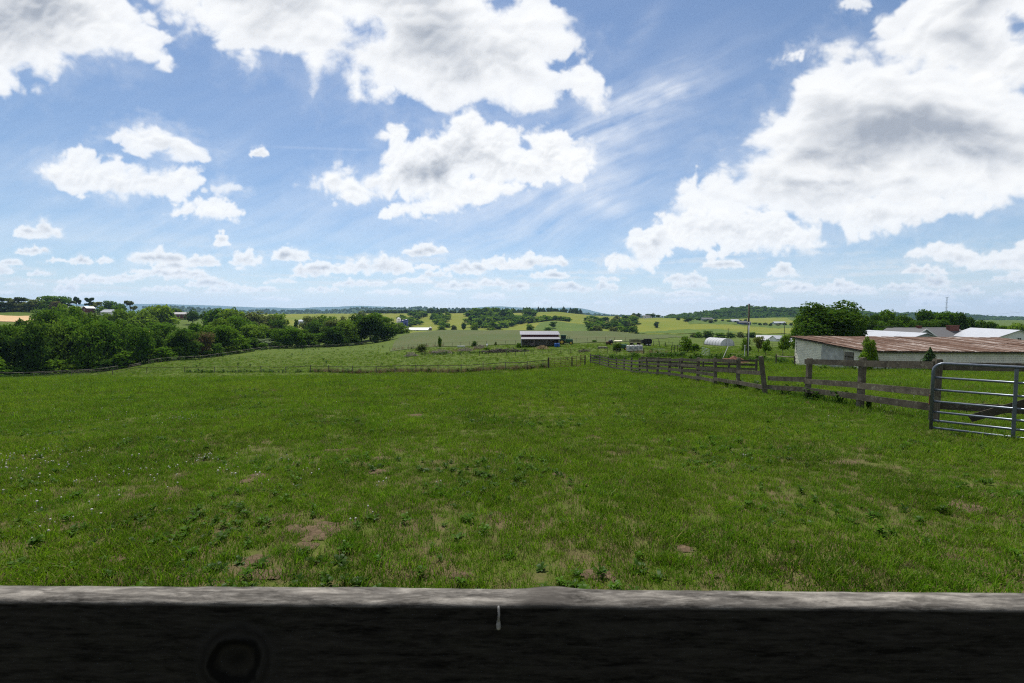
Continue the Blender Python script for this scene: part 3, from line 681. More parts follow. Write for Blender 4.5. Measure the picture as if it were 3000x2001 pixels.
# ================================================================ buildings
def gable(name, label, cat, loc, rz, L, W, wall_h, rise, mw, mr, over=.35, windows=(), doors=(), chimneys=(), th=.12, group=None, base=.6):
    """ridge along local x; windows: (side, along, z, w, h) with side in 'f' (front, -y), 'l', 'r'"""
    t = thing(name, label, cat, loc, rz, group)
    b = MB(); hw = W / 2
    prof = [(-hw, -base), (hw, -base), (hw, wall_h), (0, wall_h + rise), (-hw, wall_h)]
    b.prism(prof, -L / 2, L / 2); b.obj('wall', mw, t)
    rf = None
    sl = math.hypot(hw, rise); ny, nz = rise / sl, hw / sl
    for sgn in (-1, 1):
        b = MB(); e = hw + over; ze = wall_h - rise * over / hw
        p = [(0, wall_h + rise + .02), (sgn * e, ze + .02), (sgn * e, ze + .02 + th), (0, wall_h + rise + .02 + th)]
        if sgn > 0: p = p[::-1]
        b.prism(p, -L / 2 - over, L / 2 + over); r = b.obj('roof', mr, t)
        rf = rf or r
    for (cx, cy, s_, hh) in chimneys:
        b = MB(); b.box((cx, cy, wall_h + rise + hh / 2 - .7), (s_, s_ * .7, hh + 1.4)); b.box((cx, cy, wall_h + rise + hh + .05), (s_ * 1.15, s_ * .85, .12)); b.obj('chimney', M['brick'], rf)
    for (side, a, z, w, hh) in windows:
        b = MB(); g = MB()
        if side == 'f': b.box((a, -hw - .03, z), (w + .16, .08, hh + .16)); g.box((a, -hw - .075, z), (w, .03, hh)); g2 = ((a, -hw - .095, z), (.04, .02, hh))
        else:
            sx = -1 if side == 'l' else 1
            b.box((sx * (L / 2 + .03), a, z), (.08, w + .16, hh + .16)); g.box((sx * (L / 2 + .075), a, z), (.03, w, hh)); g2 = ((sx * (L / 2 + .095), a, z), (.02, .04, hh))
        wn = b.obj('window', M['white_paint'], t); g.obj('pane', M['glass'], wn)
        b = MB(); b.box(*g2); b.obj('glazing_bar', M['white_paint'], wn)
    for (side, a, w, hh, md) in doors:
        b = MB()
        if side == 'f': b.box((a, -hw - .03, hh / 2), (w, .08, hh))
        else: b.box(((-1 if side == 'l' else 1) * (L / 2 + .03), a, hh / 2), (.08, w, hh))
        b.obj('door', md, t)
    return t

# --- the block shed with the rusty roof
def block_shed():
    o = gnd(2536, 46); o.z = zrel(1029, 46) + CAM_Z - 2.25
    t = thing('block_shed', 'low pale block shed with a rusty corrugated roof behind the right fence', 'shed', o, R_(1.5))
    LN, DP, HF, HB, DROP = 27.0, 11.2, 2.25, 3.16, .008
    rng = random.Random(3)
    s = NT('painted_block'); p = s.objc()
    f = s.noise(p, 1.1, 6, .7); g = s.noise(p, 7, 6, .75)
    c = s.mix(s.ramp(f, [(.36, (0, 0, 0)), (.62, (1, 1, 1))]), (.56, .54, .46), (.74, .71, .60))
    c = s.mix(s.ramp(g, [(.56, (0, 0, 0)), (.68, (.85, .85, .85))]), c, (.26, .25, .235))
    mb = s.bsdf(c, .93, 0, .15, g, .4, .01)
    mortar = m_plain('mortar', (.25, .24, .22), .95, var=.2)
    b = MB(); b.box((LN / 2, .16, HF / 2 - .75), (LN - .02, .14, HF + 1.4)); b.obj('wall', mortar, t)
    b = MB(); prof = [(.1, -1.5), (DP, -1.5), (DP, HB - .05), (.1, HF - .05)]; b.prism(prof, .03, .17); b.obj('wall', mortar, t)
    b = MB(); b.box((LN / 2, DP - .1, HB / 2 - .8), (LN, .16, HB + 1.4)); b.obj('wall', mb, t)
    def topz(y): return HF + (HB - HF) * y / DP
    fr = MB(); lf = MB()
    rowz = [-1.2 + .2 * k for k in range(30)]
    for r, z in enumerate(rowz):
        if z + .2 < HF - .02:
            for k in range(int(LN / .4)):
                x = k * .4 + (.2 if r % 2 else 0)
                fr.box((x + .2, .1 + rng.uniform(-.006, .006), z + .1 - DROP * x), (.388, .16, .188), rng.uniform(-.01, .01))
        for k in range(int(DP / .4)):
            y = k * .4 + (.2 if r % 2 else 0) + .2
            if z + .2 < topz(y) - .03: lf.box((.06 + rng.uniform(-.007, .007), y + .02, z + .1), (.16, .388, .188), rng.uniform(-.01, .01))
    q = fr.obj('block_course', mb, t); tag(q, kind='stuff'); q = lf.obj('block_course', mb, t); tag(q, kind='stuff')
    b = MB(); b.box((-.045, 4.65, 1.35), (.05, 3.4, 2.3)); b.obj('rendered_panel', m_plain('grey_render', (.36, .36, .35), .95, var=.45, scale=1.6), t)
    b = MB(); b.box((-.05, 2.2, .75), (.06, 1.25, 2.5)); d = b.obj('door', M['grey_wood'], t)
    for zz in (.0, .75, 1.5):
        b = MB(); b.box((-.095, 2.2, zz), (.03, 1.2, .12)); b.obj('batten', M['weather_wood'], d)
    b = MB(); b.box((23.2, .0, 1.2), (1.4, .06, 1.9)); b.obj('door', M['weather_wood'], t)
    b = MB(); b.box((19.5, .0, 1.55), (1.1, .05, .7)); w = b.obj('window', M['weather_wood'], t); b = MB(); b.box((19.5, -.035, 1.55), (.95, .02, .55)); b.obj('pane', M['glass'], w)
    # corrugated sheets, two to a slope
    s = NT('rusty_sheet'); p = s.objc(); rnd = s.n('ObjectInfo').outputs['Random']
    st = s.noise(p, 2.6, 6, .75, sx=(3.2, .22, 1)); st2 = s.noise(p, 9, 5, .7, sx=(2, .35, 1))
    vv = s.n('VectorMath', operation='ADD'); cmb = s.n('CombineXYZ'); s.l(s.math('MULTIPLY', rnd, 37.0), cmb.inputs[0]); s.l(s.math('MULTIPLY', rnd, 91.0), cmb.inputs[1]); s.l(p, vv.inputs[0]); s.l(cmb.outputs[0], vv.inputs[1])
    st = s.noise(vv.outputs[0], 2.4, 6, .78, sx=(3.4, .20, 1))
    k = s.math('ADD', s.math('MULTIPLY', s.math('SUBTRACT', rnd, .5), .16), st)
    c = s.ramp(k, [(.34, (.040, .025, .018)), (.47, (.095, .054, .037)), (.55, (.135, .090, .070)), (.64, (.36, .33, .31))])
    c = s.mix(s.ramp(st2, [(.45, (0, 0, 0)), (.8, (.6, .6, .6))]), c, (.075, .040, .030))
    ms = s.bsdf(c, .85, 0, .12)
    sl = DP + .9; ang = math.atan2(HB - HF, DP)
    me = MB(); n = 18; wd = .86
    for rr in range(2):
        pass
    half = sl / 2 / math.cos(ang)
    for i in range(n + 1):
        x = wd * i / n; z = .016 * math.cos(i * math.pi)
        me.v += [(x, 0, z), (x, half + .12, z), (x, 0, z - .012), (x, half + .12, z - .012)]
    for i in range(n):
        a = i * 4; c_ = a + 4
        me.f += [(a, c_, c_ + 1, a + 1), (a + 2, a + 3, c_ + 3, c_ + 2), (a, a + 2, c_ + 2, c_)]
    sheet = me.mesh('roof_sheet', ms)
    nx = int((LN + .6) / .80)
    for i in range(nx):
        for r in range(2):
            y0 = -.42 + r * half * math.cos(ang); q = link('roof_sheet', sheet, t)
            x = -.45 + i * .80
            q.location = (x, y0 + rng.uniform(-.05, .05), topz(y0) + .10 + .014 * (i % 2) + .03 * r - DROP * max(x, 0) + rng.uniform(-.006, .012)); q.rotation_euler = (ang + rng.uniform(-.004, .004), DROP, rng.uniform(-.006, .006))
    b = MB(); b.bar((-.4, -.30, topz(-.3) - .03), (LN, -.30, topz(-.3) - .03 - DROP * LN), .05, .16); b.obj('fascia', M['weather_wood'], t)
    b = MB(); b.bar((-.40, -.3, topz(-.3) - .02), (-.40, DP + .4, topz(DP + .4) - .02), .05, .15); b.obj('fascia', M['weather_wood'], t)
    b = MB()
    for k in range(12): b.box((-.2, .5 + k * .95, topz(.5 + k * .95) - .06), (.3, .09, .1))
    q = b.obj('rafter_ends', M['weather_wood'], t); tag(q, kind='stuff')
    return t
block_shed()

# --- the farm houses behind it
def at_ridge(px, py, Y): return atp(px, py, Y)
r = at_ridge(2987, 968.5, 95); d = Vector((.5, .87, 0)).normalized()
gable('metal_roof_barn', 'long white metal roofed building with a sided gable at the right edge', 'building', (r.x + d.x * 13.5, r.y + d.y * 13.5, r.z - 4.7), math.atan2(d.y, d.x), 27, 7.8, 2.8, 1.9, M['white_paint'], M['white_metal'], .4, windows=(('l', 0, 2.9, .5, .5),), doors=(('l', -1.2, 1.4, 2.1, M['white_paint']),))
r = at_ridge(2714, 977.5, 88); d = Vector((.27, .96, 0)).normalized()
gable('metal_roof_barn', 'low pale metal roofed building between the rusty shed and the grey house', 'building', (r.x + d.x * 11.5, r.y + d.y * 11.5, r.z - 4.2), math.atan2(d.y, d.x), 23, 6.6, 2.9, 1.3, M['grey_siding'], M['white_metal'], .35)
def grey_house():
    p = at_ridge(2740, 961.5, 118); z0 = p.z - 6.0
    t = gable('grey_house', 'grey house with a slate roof, white edged front gable and brick chimneys', 'house', (p.x, p.y + 3, z0), R_(4), 17, 11, 3.2, 2.8, M['grey_siding'], M['slate'], .5, windows=(('f', -2, 1.7, 1, 1.3), ('f', 3, 1.7, 1, 1.3)), chimneys=((-1.9, -.2, 1.0, .5),))
    b = MB(); b.box((6.4, -1.4, 5.4), (2.6, 1.0, 2.4)); b.box((6.4, -1.4, 6.65), (2.8, 1.2, .14)); b.obj('chimney', M['brick'], t)
    # front wing with the round window
    w = MB(); prof = [(-3.1, -.5), (3.1, -.5), (3.1, 3.9), (0, 5.85), (-3.1, 3.9)]
    v0 = -9.0; x0 = -9.3
    w.add([(x0 + y, v0, z) for y, z in prof] + [(x0 + y, 0, z) for y, z in prof], [(0, 1, 2, 3, 4), (9, 8, 7, 6, 5), (0, 5, 6, 1), (1, 6, 7, 2), (2, 7, 8, 3), (3, 8, 9, 4), (4, 9, 5, 0)])
    w.obj('wall', M['grey_siding'], t)
    for s_ in (-1, 1):
        b = MB(); e = 3.6; ze = 3.9 - .31
        pr = [(0, 5.88), (s_ * e, ze), (s_ * e, ze + .14), (0, 6.02)]
        if s_ < 0: pr = pr[::-1]
        b.add([(x0 + y, v0 - .4, z) for y, z in pr] + [(x0 + y, 1.5, z) for y, z in pr], [(0, 1, 2, 3), (7, 6, 5, 4), (0, 4, 5, 1), (1, 5, 6, 2), (2, 6, 7, 3), (3, 7, 4, 0)])
        rf = b.obj('roof', M['slate'], t)
        b = MB(); b.bar((x0, v0 - .43, 5.93), (x0 + s_ * e, v0 - .43, ze + .06), .05, .26); b.obj('barge_board', M['white_paint'], rf)
    b = MB(); b.lathe([(.01, -.05), (.42, -.05), (.42, .02), (.01, .02)], 18, (x0, v0 - .02, 4.75), 'Y'); wn = b.obj('round_window', M['white_paint'], t)
    b = MB(); b.lathe([(.01, -.02), (.31, -.02), (.31, .01), (.01, .01)], 18, (x0, v0 - .06, 4.75), 'Y'); b.obj('pane', M['grey_siding'], wn)
    b = MB(); b.tube([(-6.2, -4.6, 3), (-6.2, -4.6, 5.2)], .13, 8); b.obj('vent_pipe', M['galv'], t)
grey_house()
p = at_ridge(2250, 983, 210)
gable('white_house', 'white roofed house half hidden behind the orchard trees', 'house', (p.x, p.y, p.z - 5.2), R_(-28), 9, 6, 3.3, 1.9, M['white_paint'], M['white_metal'], .4, windows=(('l', 0, 4.0, .8, .7), ('f', -2, 1.7, .9, 1.2), ('f', 2, 1.7, .9, 1.2)))
p = at_ridge(2279, 984, 205)
gable('white_shed', 'white roofed shed right of the half hidden white house', 'shed', (p.x, p.y, p.z - 3.6), R_(12), 5, 4, 2.4, 1.2, M['white_paint'], M['white_metal'], .3)
p = at_ridge(2316, 990, 150)
gable('red_shed', 'small red shed with a white roof beside the block shed corner', 'shed', (p.x, p.y, p.z - 3.4), R_(5), 4, 3.4, 2.3, 1.1, m_plain('barn_red', (.15, .04, .036), .8), M['white_metal'], .3)

# --- open pole shed in the middle
def pole_shed():
    c = gnd(1583, 110); s_ = 110 / F_PX
    t = thing('pole_shed', 'open fronted shed with two pale metal roofs and dark red boarding', 'shed', (c.x, c.y, c.z), 0)
    W = 9.1; x0, x1 = -W / 2, W / 2
    def slab(y0, z0, y1, z1, e, th=.07):
        b = MB(); b.add([(x0 - e, y0, z0), (x1 + e, y0, z0), (x1 + e, y1, z1), (x0 - e, y1, z1), (x0 - e, y0, z0 - th), (x1 + e, y0, z0 - th), (x1 + e, y1, z1 - th), (x0 - e, y1, z1 - th)], [(0, 1, 2, 3), (7, 6, 5, 4), (0, 4, 5, 1), (1, 5, 6, 2), (2, 6, 7, 3), (3, 7, 4, 0)])
        for k in range(19):
            x = x0 - e + (W + 2 * e) * (k + .5) / 19
            b.bar((x, y0, z0 + .012), (x, y1, z1 + .012), .03, .03)
        return b
    roofm = m_plain('lilac_roof', (.115, .115, .14), .5, .0, var=.1, scale=.8, spec=.5)
    slab(1.0, 2.86, 6.2, 3.58, .35).obj('roof', roofm, t); slab(-1.3, 1.88, 1.25, 2.36, .12).obj('roof', roofm, t)
    b = MB(); n = 23
    for k in range(n): b.box((x0 + W * (k + .5) / n, 1.3, 2.45), (W / n - .02, .05, .75))
    tag(b.obj('red_boarding', M['dark_red'], t), kind='stuff')
    b = MB()
    for k in range(n): b.box((x0 + W * (k + .5) / n, 5.9, 2.2), (W / n - .02, .05, 2.0))
    tag(b.obj('red_boarding', M['dark_red'], t), kind='stuff')
    b = MB(); b.box((0, 5.92, .55), (W, .12, 1.3)); b.obj('back_wall', M['concrete'], t)
    for x in (x0, x1):
        b = MB()
        for k in range(14): b.box((x, 1.3 + 4.6 * (k + .5) / 14, 1.35), (.05, 4.6 / 14 - .02, 2.7))
        tag(b.obj('side_wall', M['dark_red'] if x > 0 else M['grey_siding'], t), kind='stuff')
    for x in (x0 + .25, x0 + 3.0, x0 + 6.0, x1 - .25):
        b = MB(); b.box((x, -1.1, .85), (.15, .15, 2.1)); b.obj('post', M['post_wood'], t)
    b = MB(); b.bar((x0, -1.1, 1.78), (x1, -1.1, 1.78), .06, .2); b.obj('header', M['weather_wood'], t)
    return t
pole_shed()

# --- greenhouse, silos, far farms
def greenhouse():
    c = gnd(2106, 144); W = 2.35; L = 8.6
    t = thing('greenhouse', 'white plastic tunnel greenhouse on the right lawn', 'greenhouse', c, R_(-80))
    s = NT('white_film'); d = s.n('BsdfDiffuse'); d.inputs[0].default_value = (.56, .575, .60, 1); tr = s.n('BsdfTranslucent'); tr.inputs[0].default_value = (.52, .535, .56, 1); mx = s.n('MixShader'); mx.inputs[0].default_value = .4
    s.l(d.outputs[0], mx.inputs[1]); s.l(tr.outputs[0], mx.inputs[2]); s.l(mx.outputs[0], s.out.inputs[0])
    arc = [(W * math.cos(math.pi * k / 14), 2.35 * math.sin(math.pi * k / 14) ** .8) for k in range(15)]
    b = MB(); n = 22
    for i in range(n + 1):
        x = -L / 2 + L * i / n; q = 1 + .012 * math.sin(i * 2.8)
        b.v += [(x, y * q, z * q) for y, z in arc]
    for i in range(n):
        for k in range(14): b.f.append((i * 15 + k, i * 15 + k + 1, i * 15 + 16 + k, i * 15 + 15 + k))
    b.obj('film', s.m, t, True)
    for i in range(7):
        x = -L / 2 + L * i / 6; b = MB(); b.tube([(x, y * 1.012, z * 1.012) for y, z in arc], .028, 6); b.obj('hoop', M['galv'], t)
    for sx in (-1, 1):
        b = MB(); b.add([(sx * L / 2, y, z) for y, z in arc], [tuple(range(15))[::sx]]); b.obj('end_wall', s.m, t)
    b = MB()
    for y in (-.5, .5): b.bar((L / 2 + .03, y, 0), (L / 2 + .03, y, 1.95), .05, .06, (1, 0, 0))
    b.bar((L / 2 + .03, -.5, 1.95), (L / 2 + .03, .5, 1.95), .05, .06); b.obj('door', M['grey_wood'], t)
    b = MB()
    for y in (-W, W): b.bar((-L / 2, y, .1), (L / 2, y, .1), .06, .22)
    b.obj('base_board', M['grey_wood'], t)
greenhouse()
def silo(px, topy, Y, r, hgt, m, label, cap):
    p = atp(px, topy, Y); t = thing('silo', label, 'silo', (p.x, p.y, p.z - hgt), 0, 'silos of the valley farm')
    b = MB(); b.lathe([(r, -2), (r, hgt - r * .7)], 20); b.obj('shaft', m, t, True)
    b = MB(); b.lathe([(r * 1.02, hgt - r * .7)] + [(r * math.cos(a) * 1.02, hgt - r * .7 + r * .7 * math.sin(a)) for a in (.3, .6, .9, 1.2, 1.5)], 20); b.obj('dome', cap, t, True)
    b = MB()
    for k in range(int(hgt / 1.6)): b.lathe([(r * 1.005, k * 1.6), (r * 1.03, k * 1.6 + .05), (r * 1.005, k * 1.6 + .1)], 20)
    tag(b.obj('bands', m, t), kind='stuff')
silo(1168, 930.5, 600, 2.7, 14, M['concrete'], 'pale concrete silo with a white dome left of two blue silos', M['white_paint'])
silo(1180, 937, 598, 2.5, 12, M['silo_blue'], 'left one of the two dark blue silos', M['silo_blue'])
silo(1190, 935.5, 602, 2.5, 13, M['silo_blue'], 'right one of the two dark blue silos', M['silo_blue'])
p = at_ridge(1222, 960, 590)
gable('white_barn', 'long white roofed barn below the blue silos', 'barn', (p.x, p.y, p.z - 6), R_(-4), 31, 12, 3.6, 2.4, M['white_paint'], M['white_metal'], .6, doors=(('f', -8, 4, 3, M['dark_inside']), ('f', 2, 3, 2.6, M['dark_inside'])))
silo(1261, 957.5, 585, 1.9, 6, m_plain('dark_concrete', (.13, .11, .10), .9), 'short dark silo at the right end of the white barn', M['white_paint'])
p = at_ridge(892, 936.5, 400)
gable('blue_shed', 'pale blue gray shed with a white roof on the hay slope', 'shed', (p.x, p.y, p.z - 4.3), R_(-12), 8.5, 6, 2.9, 1.3, m_plain('pale_blue', (.40, .45, .52), .8), M['white_metal'], .4, doors=(('f', 2.4, 1.5, 2.2, M['silo_blue']),), windows=(('f', -1.5, 1.7, .9, .8),))
p = at_ridge(523, 914.5, 500)
gable('brick_house', 'long red brick house on the left hill', 'house', (p.x, p.y, p.z - 6.6), R_(4), 22, 9, 4.4, 2.0, M['brick'], m_plain('grey_roof', (.30, .29, .29), .8), .5, windows=[('f', a, 2.6, 1.2, 1.3) for a in (-8, -4.5, 0, 4, 8)], doors=(('f', -2.2, 1.1, 2.2, M['white_paint']),))
p = at_ridge(228, 897, 445)
gable('roofed_house', 'green gray roofed house among the left hilltop trees', 'house', (p.x, p.y, p.z - 5.6), R_(3), 17, 9, 3.3, 2.2, M['brick'], m_plain('green_roof', (.18, .21, .19), .7), .5, windows=[('f', a, 1.8, 1.1, 1.2) for a in (-5, 0, 5)])
p = at_ridge(260, 897.5, 436)
gable('porch_wing', 'small brick wing with a shiny white roof right of the green roofed house', 'house', (p.x, p.y, p.z - 5.4), R_(80), 8, 5, 3.6, 1.7, M['brick'], M['white_metal'], .3, windows=(('l', 0, 2, 1, 1.2),))
p = at_ridge(321, 907, 430)
gable('white_barn', 'white roofed barn among trees left of the brick house', 'barn', (p.x, p.y, p.z - 5.2), R_(-5), 10.5, 8, 2.8, 2.4, M['white_paint'], M['white_metal'], .4)
p = at_ridge(1896, 924, 900)
gable('farm_house', 'farm house between the round trees on the skyline', 'house', (p.x, p.y, p.z - 6), R_(3), 16, 9, 4, 2, M['white_paint'], M['slate'], .5, windows=[('f', a, 2.4, 1.1, 1.4) for a in (-5, 0, 5)])
for px, Y, L, mr, mw, lb in ((2070, 830, 19, M['slate'], M['grey_siding'], 'gray farm house right of the two round trees on the far slope'), (2151, 800, 13, M['white_metal'], M['white_paint'], 'white barn left of the utility pole on the far slope'), (2179, 735, 18, M['slate'], M['silo_blue'], 'dark barn behind the utility pole on the far slope'), (2282, 850, 20, M['white_metal'], M['grey_siding'], 'pale barn in the small trees right of the utility pole')):
    p = gnd(px, Y); gable('far_barn', lb, 'barn', p, R_(random.Random(px).uniform(-8, 8)), L, 9, 3.4, 2.3, mw, mr, .5, doors=(('f', 0, 4, 2.8, M['dark_inside']),))
# ================================================================ fences
def front_fence():
    """the weathered board right before the lens"""
    t = thing('board_fence', 'weathered board right in front, its pale top edge crossing the whole view', 'fence', (0, 0, -.0075), R_(-.75))
    s = NT('front_board_wood'); p = s.objc()
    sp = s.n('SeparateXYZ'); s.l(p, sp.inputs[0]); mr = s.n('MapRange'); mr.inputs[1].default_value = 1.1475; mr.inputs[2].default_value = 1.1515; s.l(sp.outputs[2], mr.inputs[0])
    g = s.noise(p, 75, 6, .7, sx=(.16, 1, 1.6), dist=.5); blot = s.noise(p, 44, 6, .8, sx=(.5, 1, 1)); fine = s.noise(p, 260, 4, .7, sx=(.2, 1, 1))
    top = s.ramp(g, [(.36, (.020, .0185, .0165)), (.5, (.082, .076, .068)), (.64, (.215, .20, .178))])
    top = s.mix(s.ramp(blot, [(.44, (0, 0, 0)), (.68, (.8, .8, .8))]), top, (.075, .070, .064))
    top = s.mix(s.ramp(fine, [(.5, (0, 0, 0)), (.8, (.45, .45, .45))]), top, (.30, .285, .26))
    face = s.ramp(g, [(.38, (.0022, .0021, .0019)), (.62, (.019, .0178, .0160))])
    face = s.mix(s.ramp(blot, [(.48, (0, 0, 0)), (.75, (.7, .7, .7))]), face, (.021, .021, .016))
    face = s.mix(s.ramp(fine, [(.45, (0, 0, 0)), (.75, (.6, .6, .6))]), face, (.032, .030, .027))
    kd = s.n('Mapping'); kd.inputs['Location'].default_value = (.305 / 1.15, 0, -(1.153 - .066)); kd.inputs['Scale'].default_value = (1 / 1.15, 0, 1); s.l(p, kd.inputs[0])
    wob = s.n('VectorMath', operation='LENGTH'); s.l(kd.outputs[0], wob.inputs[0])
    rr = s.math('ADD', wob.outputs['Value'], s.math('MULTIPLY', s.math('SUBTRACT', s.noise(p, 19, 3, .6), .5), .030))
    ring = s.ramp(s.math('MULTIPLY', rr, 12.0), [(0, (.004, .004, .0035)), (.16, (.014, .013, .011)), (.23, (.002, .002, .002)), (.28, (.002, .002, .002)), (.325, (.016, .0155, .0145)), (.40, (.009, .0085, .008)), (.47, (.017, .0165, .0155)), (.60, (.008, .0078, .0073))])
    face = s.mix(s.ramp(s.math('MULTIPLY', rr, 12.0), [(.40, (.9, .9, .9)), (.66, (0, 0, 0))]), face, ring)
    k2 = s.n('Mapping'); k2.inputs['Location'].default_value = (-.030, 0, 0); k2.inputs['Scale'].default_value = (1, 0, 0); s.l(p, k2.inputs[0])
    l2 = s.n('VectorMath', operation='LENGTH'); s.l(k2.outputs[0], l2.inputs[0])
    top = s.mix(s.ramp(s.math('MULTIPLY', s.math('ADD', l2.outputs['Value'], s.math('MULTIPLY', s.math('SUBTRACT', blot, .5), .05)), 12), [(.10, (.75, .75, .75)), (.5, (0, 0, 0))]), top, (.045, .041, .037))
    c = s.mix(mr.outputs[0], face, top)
    m = s.bsdf(c, .95, 0, .08, g, .7, .002)
    # a plank with its own wavy top edges, knots standing out of the face
    zt, y0, y1, zb = 1.153, .470, .499, 1.003
    xs = np.linspace(-1.9, 1.9, 761); b = MB(); rows = []
    n1 = fbm2(xs * 3, xs * 0 + 1, 4, 5) * .0016 + fbm2(xs * 30, xs * 0 + 4, 3, 6) * .0006; n2 = fbm2(xs * 4, xs * 0 + 7, 4, 8) * .0018 + fbm2(xs * 36, xs * 0 + 5, 4, 16) * .0010
    kn = .004 * np.exp(-((xs - .038) / .028) ** 2)
    prof = []
    NZ = 46
    zz = np.linspace(0, 1, NZ)
    kx, kz = -.305, zt - .066                                   # the big knot, low on the left
    V = []
    for i, x in enumerate(xs):
        top_f = zt + n2[i] + kn[i] * .3; top_b = zt + .0006 + n1[i] + kn[i]
        for q in zz:
            z = zb + (top_f - .0025 - zb) * q
            rr = math.hypot((x - kx) / 1.15, z - kz); dy = 0
            dy += .0035 * math.exp(-((rr - .026) / .004) ** 2) - .004 * math.exp(-(rr / .019) ** 4) * (.7 + .3 * math.sin(x * 420) * math.sin(z * 380)) + .0018 * math.exp(-((rr - .036) / .004) ** 2)
            V.append((x, y0 - dy, z))
        V.append((x, y0 + .0035, top_f)); V.append((x, y0 + .012, top_f + .0005)); V.append((x, y1 - .003, top_b)); V.append((x, y1, top_b - .004)); V.append((x, y1, zb))
    k = NZ + 5; nx = len(xs)
    i = np.arange(nx - 1)[:, None] * k + np.arange(k - 1)[None, :]
    Fq = np.stack([i, i + k, i + k + 1, i + 1], -1).reshape(-1, 4)
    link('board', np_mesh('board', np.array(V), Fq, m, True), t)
    for x in (-1.6, 1.55):
        b = MB(); b.box((x, .572, .40), (.13, .13, 1.42)); b.obj('post', M['post_wood'], t)
    for z in (.70, .30):
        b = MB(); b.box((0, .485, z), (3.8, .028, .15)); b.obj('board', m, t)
    # bird dropping
    b = MB(); x = -.0205; pts = [(x, y0 - .002, zt - .001), (x + .0006, y0 - .003, zt - .009), (x, y0 - .0035, zt - .017), (x - .0005, y0 - .004, zt - .021)]
    b.tube(pts[:3], .0009, 8, .0015); b.lathe([(.0004, -.0058), (.0021, -.0046), (.0027, -.0012), (.0019, .003), (.0012, .006)], 10, (x, y0 - .003, zt - .0205))
    o = b.obj('bird_dropping', m_plain('dropping_white', (.20, .20, .195), .9, var=.6, scale=260), None, True); o.rotation_euler = (0, 0, R_(-.75)); o.location = (0, 0, -.0075); tag(o, 'white bird dropping running down the dark face of the front board', 'dropping')
front_fence()

def post_mesh(hh, w=.13, sq=True, m=None):
    b = MB()
    if sq: b.box((0, 0, hh / 2 - .2), (w, w, hh + .4)); b.box((0, 0, hh + .012), (w * .9, w * .9, .03))
    else: b.tube([(0, 0, -.4), (0, 0, hh * .5), (.01, 0, hh)], w / 2, 8, w / 2 * .85)
    return b.mesh('post', m or M['post_wood'])

def right_fence():
    t = thing('board_fence', 'leaning weathered post and board fence running away on the right', 'fence', (0, 0, 0))
    P = [(2735, 10.0), (2519, 12.6), (2365, 15.3), (2242, 17.6), (2161, 20.5), (2096, 23.2), (2044, 26), (1998, 28.8), (1960, 31.6), (1926, 34.4), (1897, 37), (1874, 39.6), (1850, 43.5), (1828, 48), (1806, 52), (1782, 56), (1757, 60.5), (1730, 65)]
    G = [gnd(*p) for p in P]
    rng = random.Random(2); me = post_mesh(1.43)
    lean = {3: (-.03, -.13), 0: (.01, .01), 10: (.0, -.06), 2: (.01, .02)}
    tops = []
    for i, g in enumerate(G):
        o = link('post', me, t, g + Vector((0, 0, 0)))
        lx, ly = lean.get(i, (rng.uniform(-.02, .02), rng.uniform(-.03, .03)))
        o.rotation_euler = (lx, ly, rng.uniform(-.15, .15)); o.scale = (1, 1, 1 + rng.uniform(-.04, .03))
    #           rail heights for each span
    spans = {0: (1.27, .645, .35), 1: (1.27, .66, .32), 2: (.66, .33), 3: (.82, .30), 4: (1.30, .83, .32), 5: (1.30, .86, .58, .28), 6: (1.30, .98, .62, .28), 7: (1.30, .98, .64, .30), 8: (1.30, .96, .64, .30), 9: (1.28, .96, .62, .30), 10: (1.28, .95, .62, .3), 11: (1.2, .9, .55, .25)}
    for i in range(len(G) - 1):
        a, c = G[i], G[i + 1]; d = (c - a).normalized(); n = Vector((-d.y, d.x, 0)) * .085      # boards on our side
        for hgt in spans.get(i, (1.22, .90, .58, .28)):
            b = MB(); j = lambda: rng.uniform(-.035, .035)
            p = a + n + Vector((0, 0, hgt + j())) - d * .06; q = c + n + Vector((0, 0, hgt + j())) + d * .06
            if i == 2 and hgt == .66: q = p + (q - p) * .86
            b.bar(p, q, .03, .165 if i < 9 else .145)
            b.obj('rail', M['weather_wood'] if i < 9 else M['far_wood'], t)
    # a second line going right behind the gate
    g0 = G[0]; e = Vector((1.5, -1.25, 0)).normalized()
    for k, hs in enumerate(((1.24, .37), (1.22, .34))):
        a = g0 + e * 2.6 * k; c = g0 + e * 2.6 * (k + 1); a.z = h(a.x, a.y); c.z = h(c.x, c.y)
        o = link('post', me, t, c); o.rotation_euler = (0, .02, .6)
        n = Vector((e.y, -e.x, 0)) * -.085
        for hgt in hs:
            b = MB(); b.bar(a + n + Vector((0, 0, hgt)), c + n + Vector((0, 0, hgt - .02)), .03, .17); b.obj('rail', M['weather_wood'], t)
    # fallen boards
    a = atp(2842, 1226, 9.5); c = atp(3080, 1160, 8.4)
    b = MB(); b.bar(a, c, .03, .15, (0, -.5, 1)); o = b.obj('fallen_board', M['weather_wood']); tag(o, 'board fallen aslant behind the steel gate', 'board')
    return t
right_fence()
def back_fence():
    t = thing('board_fence', 'second board fence seen through the gaps of the right fence', 'fence', (0, 0, 0))
    G = [gnd(px, d) for px, d in ((2215, 36), (2135, 38.5), (2060, 41), (1990, 44), (1930, 47.5), (1880, 51))]
    rng = random.Random(8); me = post_mesh(1.3)
    for g in G: link('post', me, t, g)
    for a, c in zip(G, G[1:]):
        for hgt in (1.2, .88, .55, .24):
            b = MB(); b.bar(a + Vector((0, -.1, hgt + rng.uniform(-.03, .03))), c + Vector((0, -.1, hgt + rng.uniform(-.03, .03))), .03, .17); b.obj('rail', M['weather_wood'], t)
back_fence()
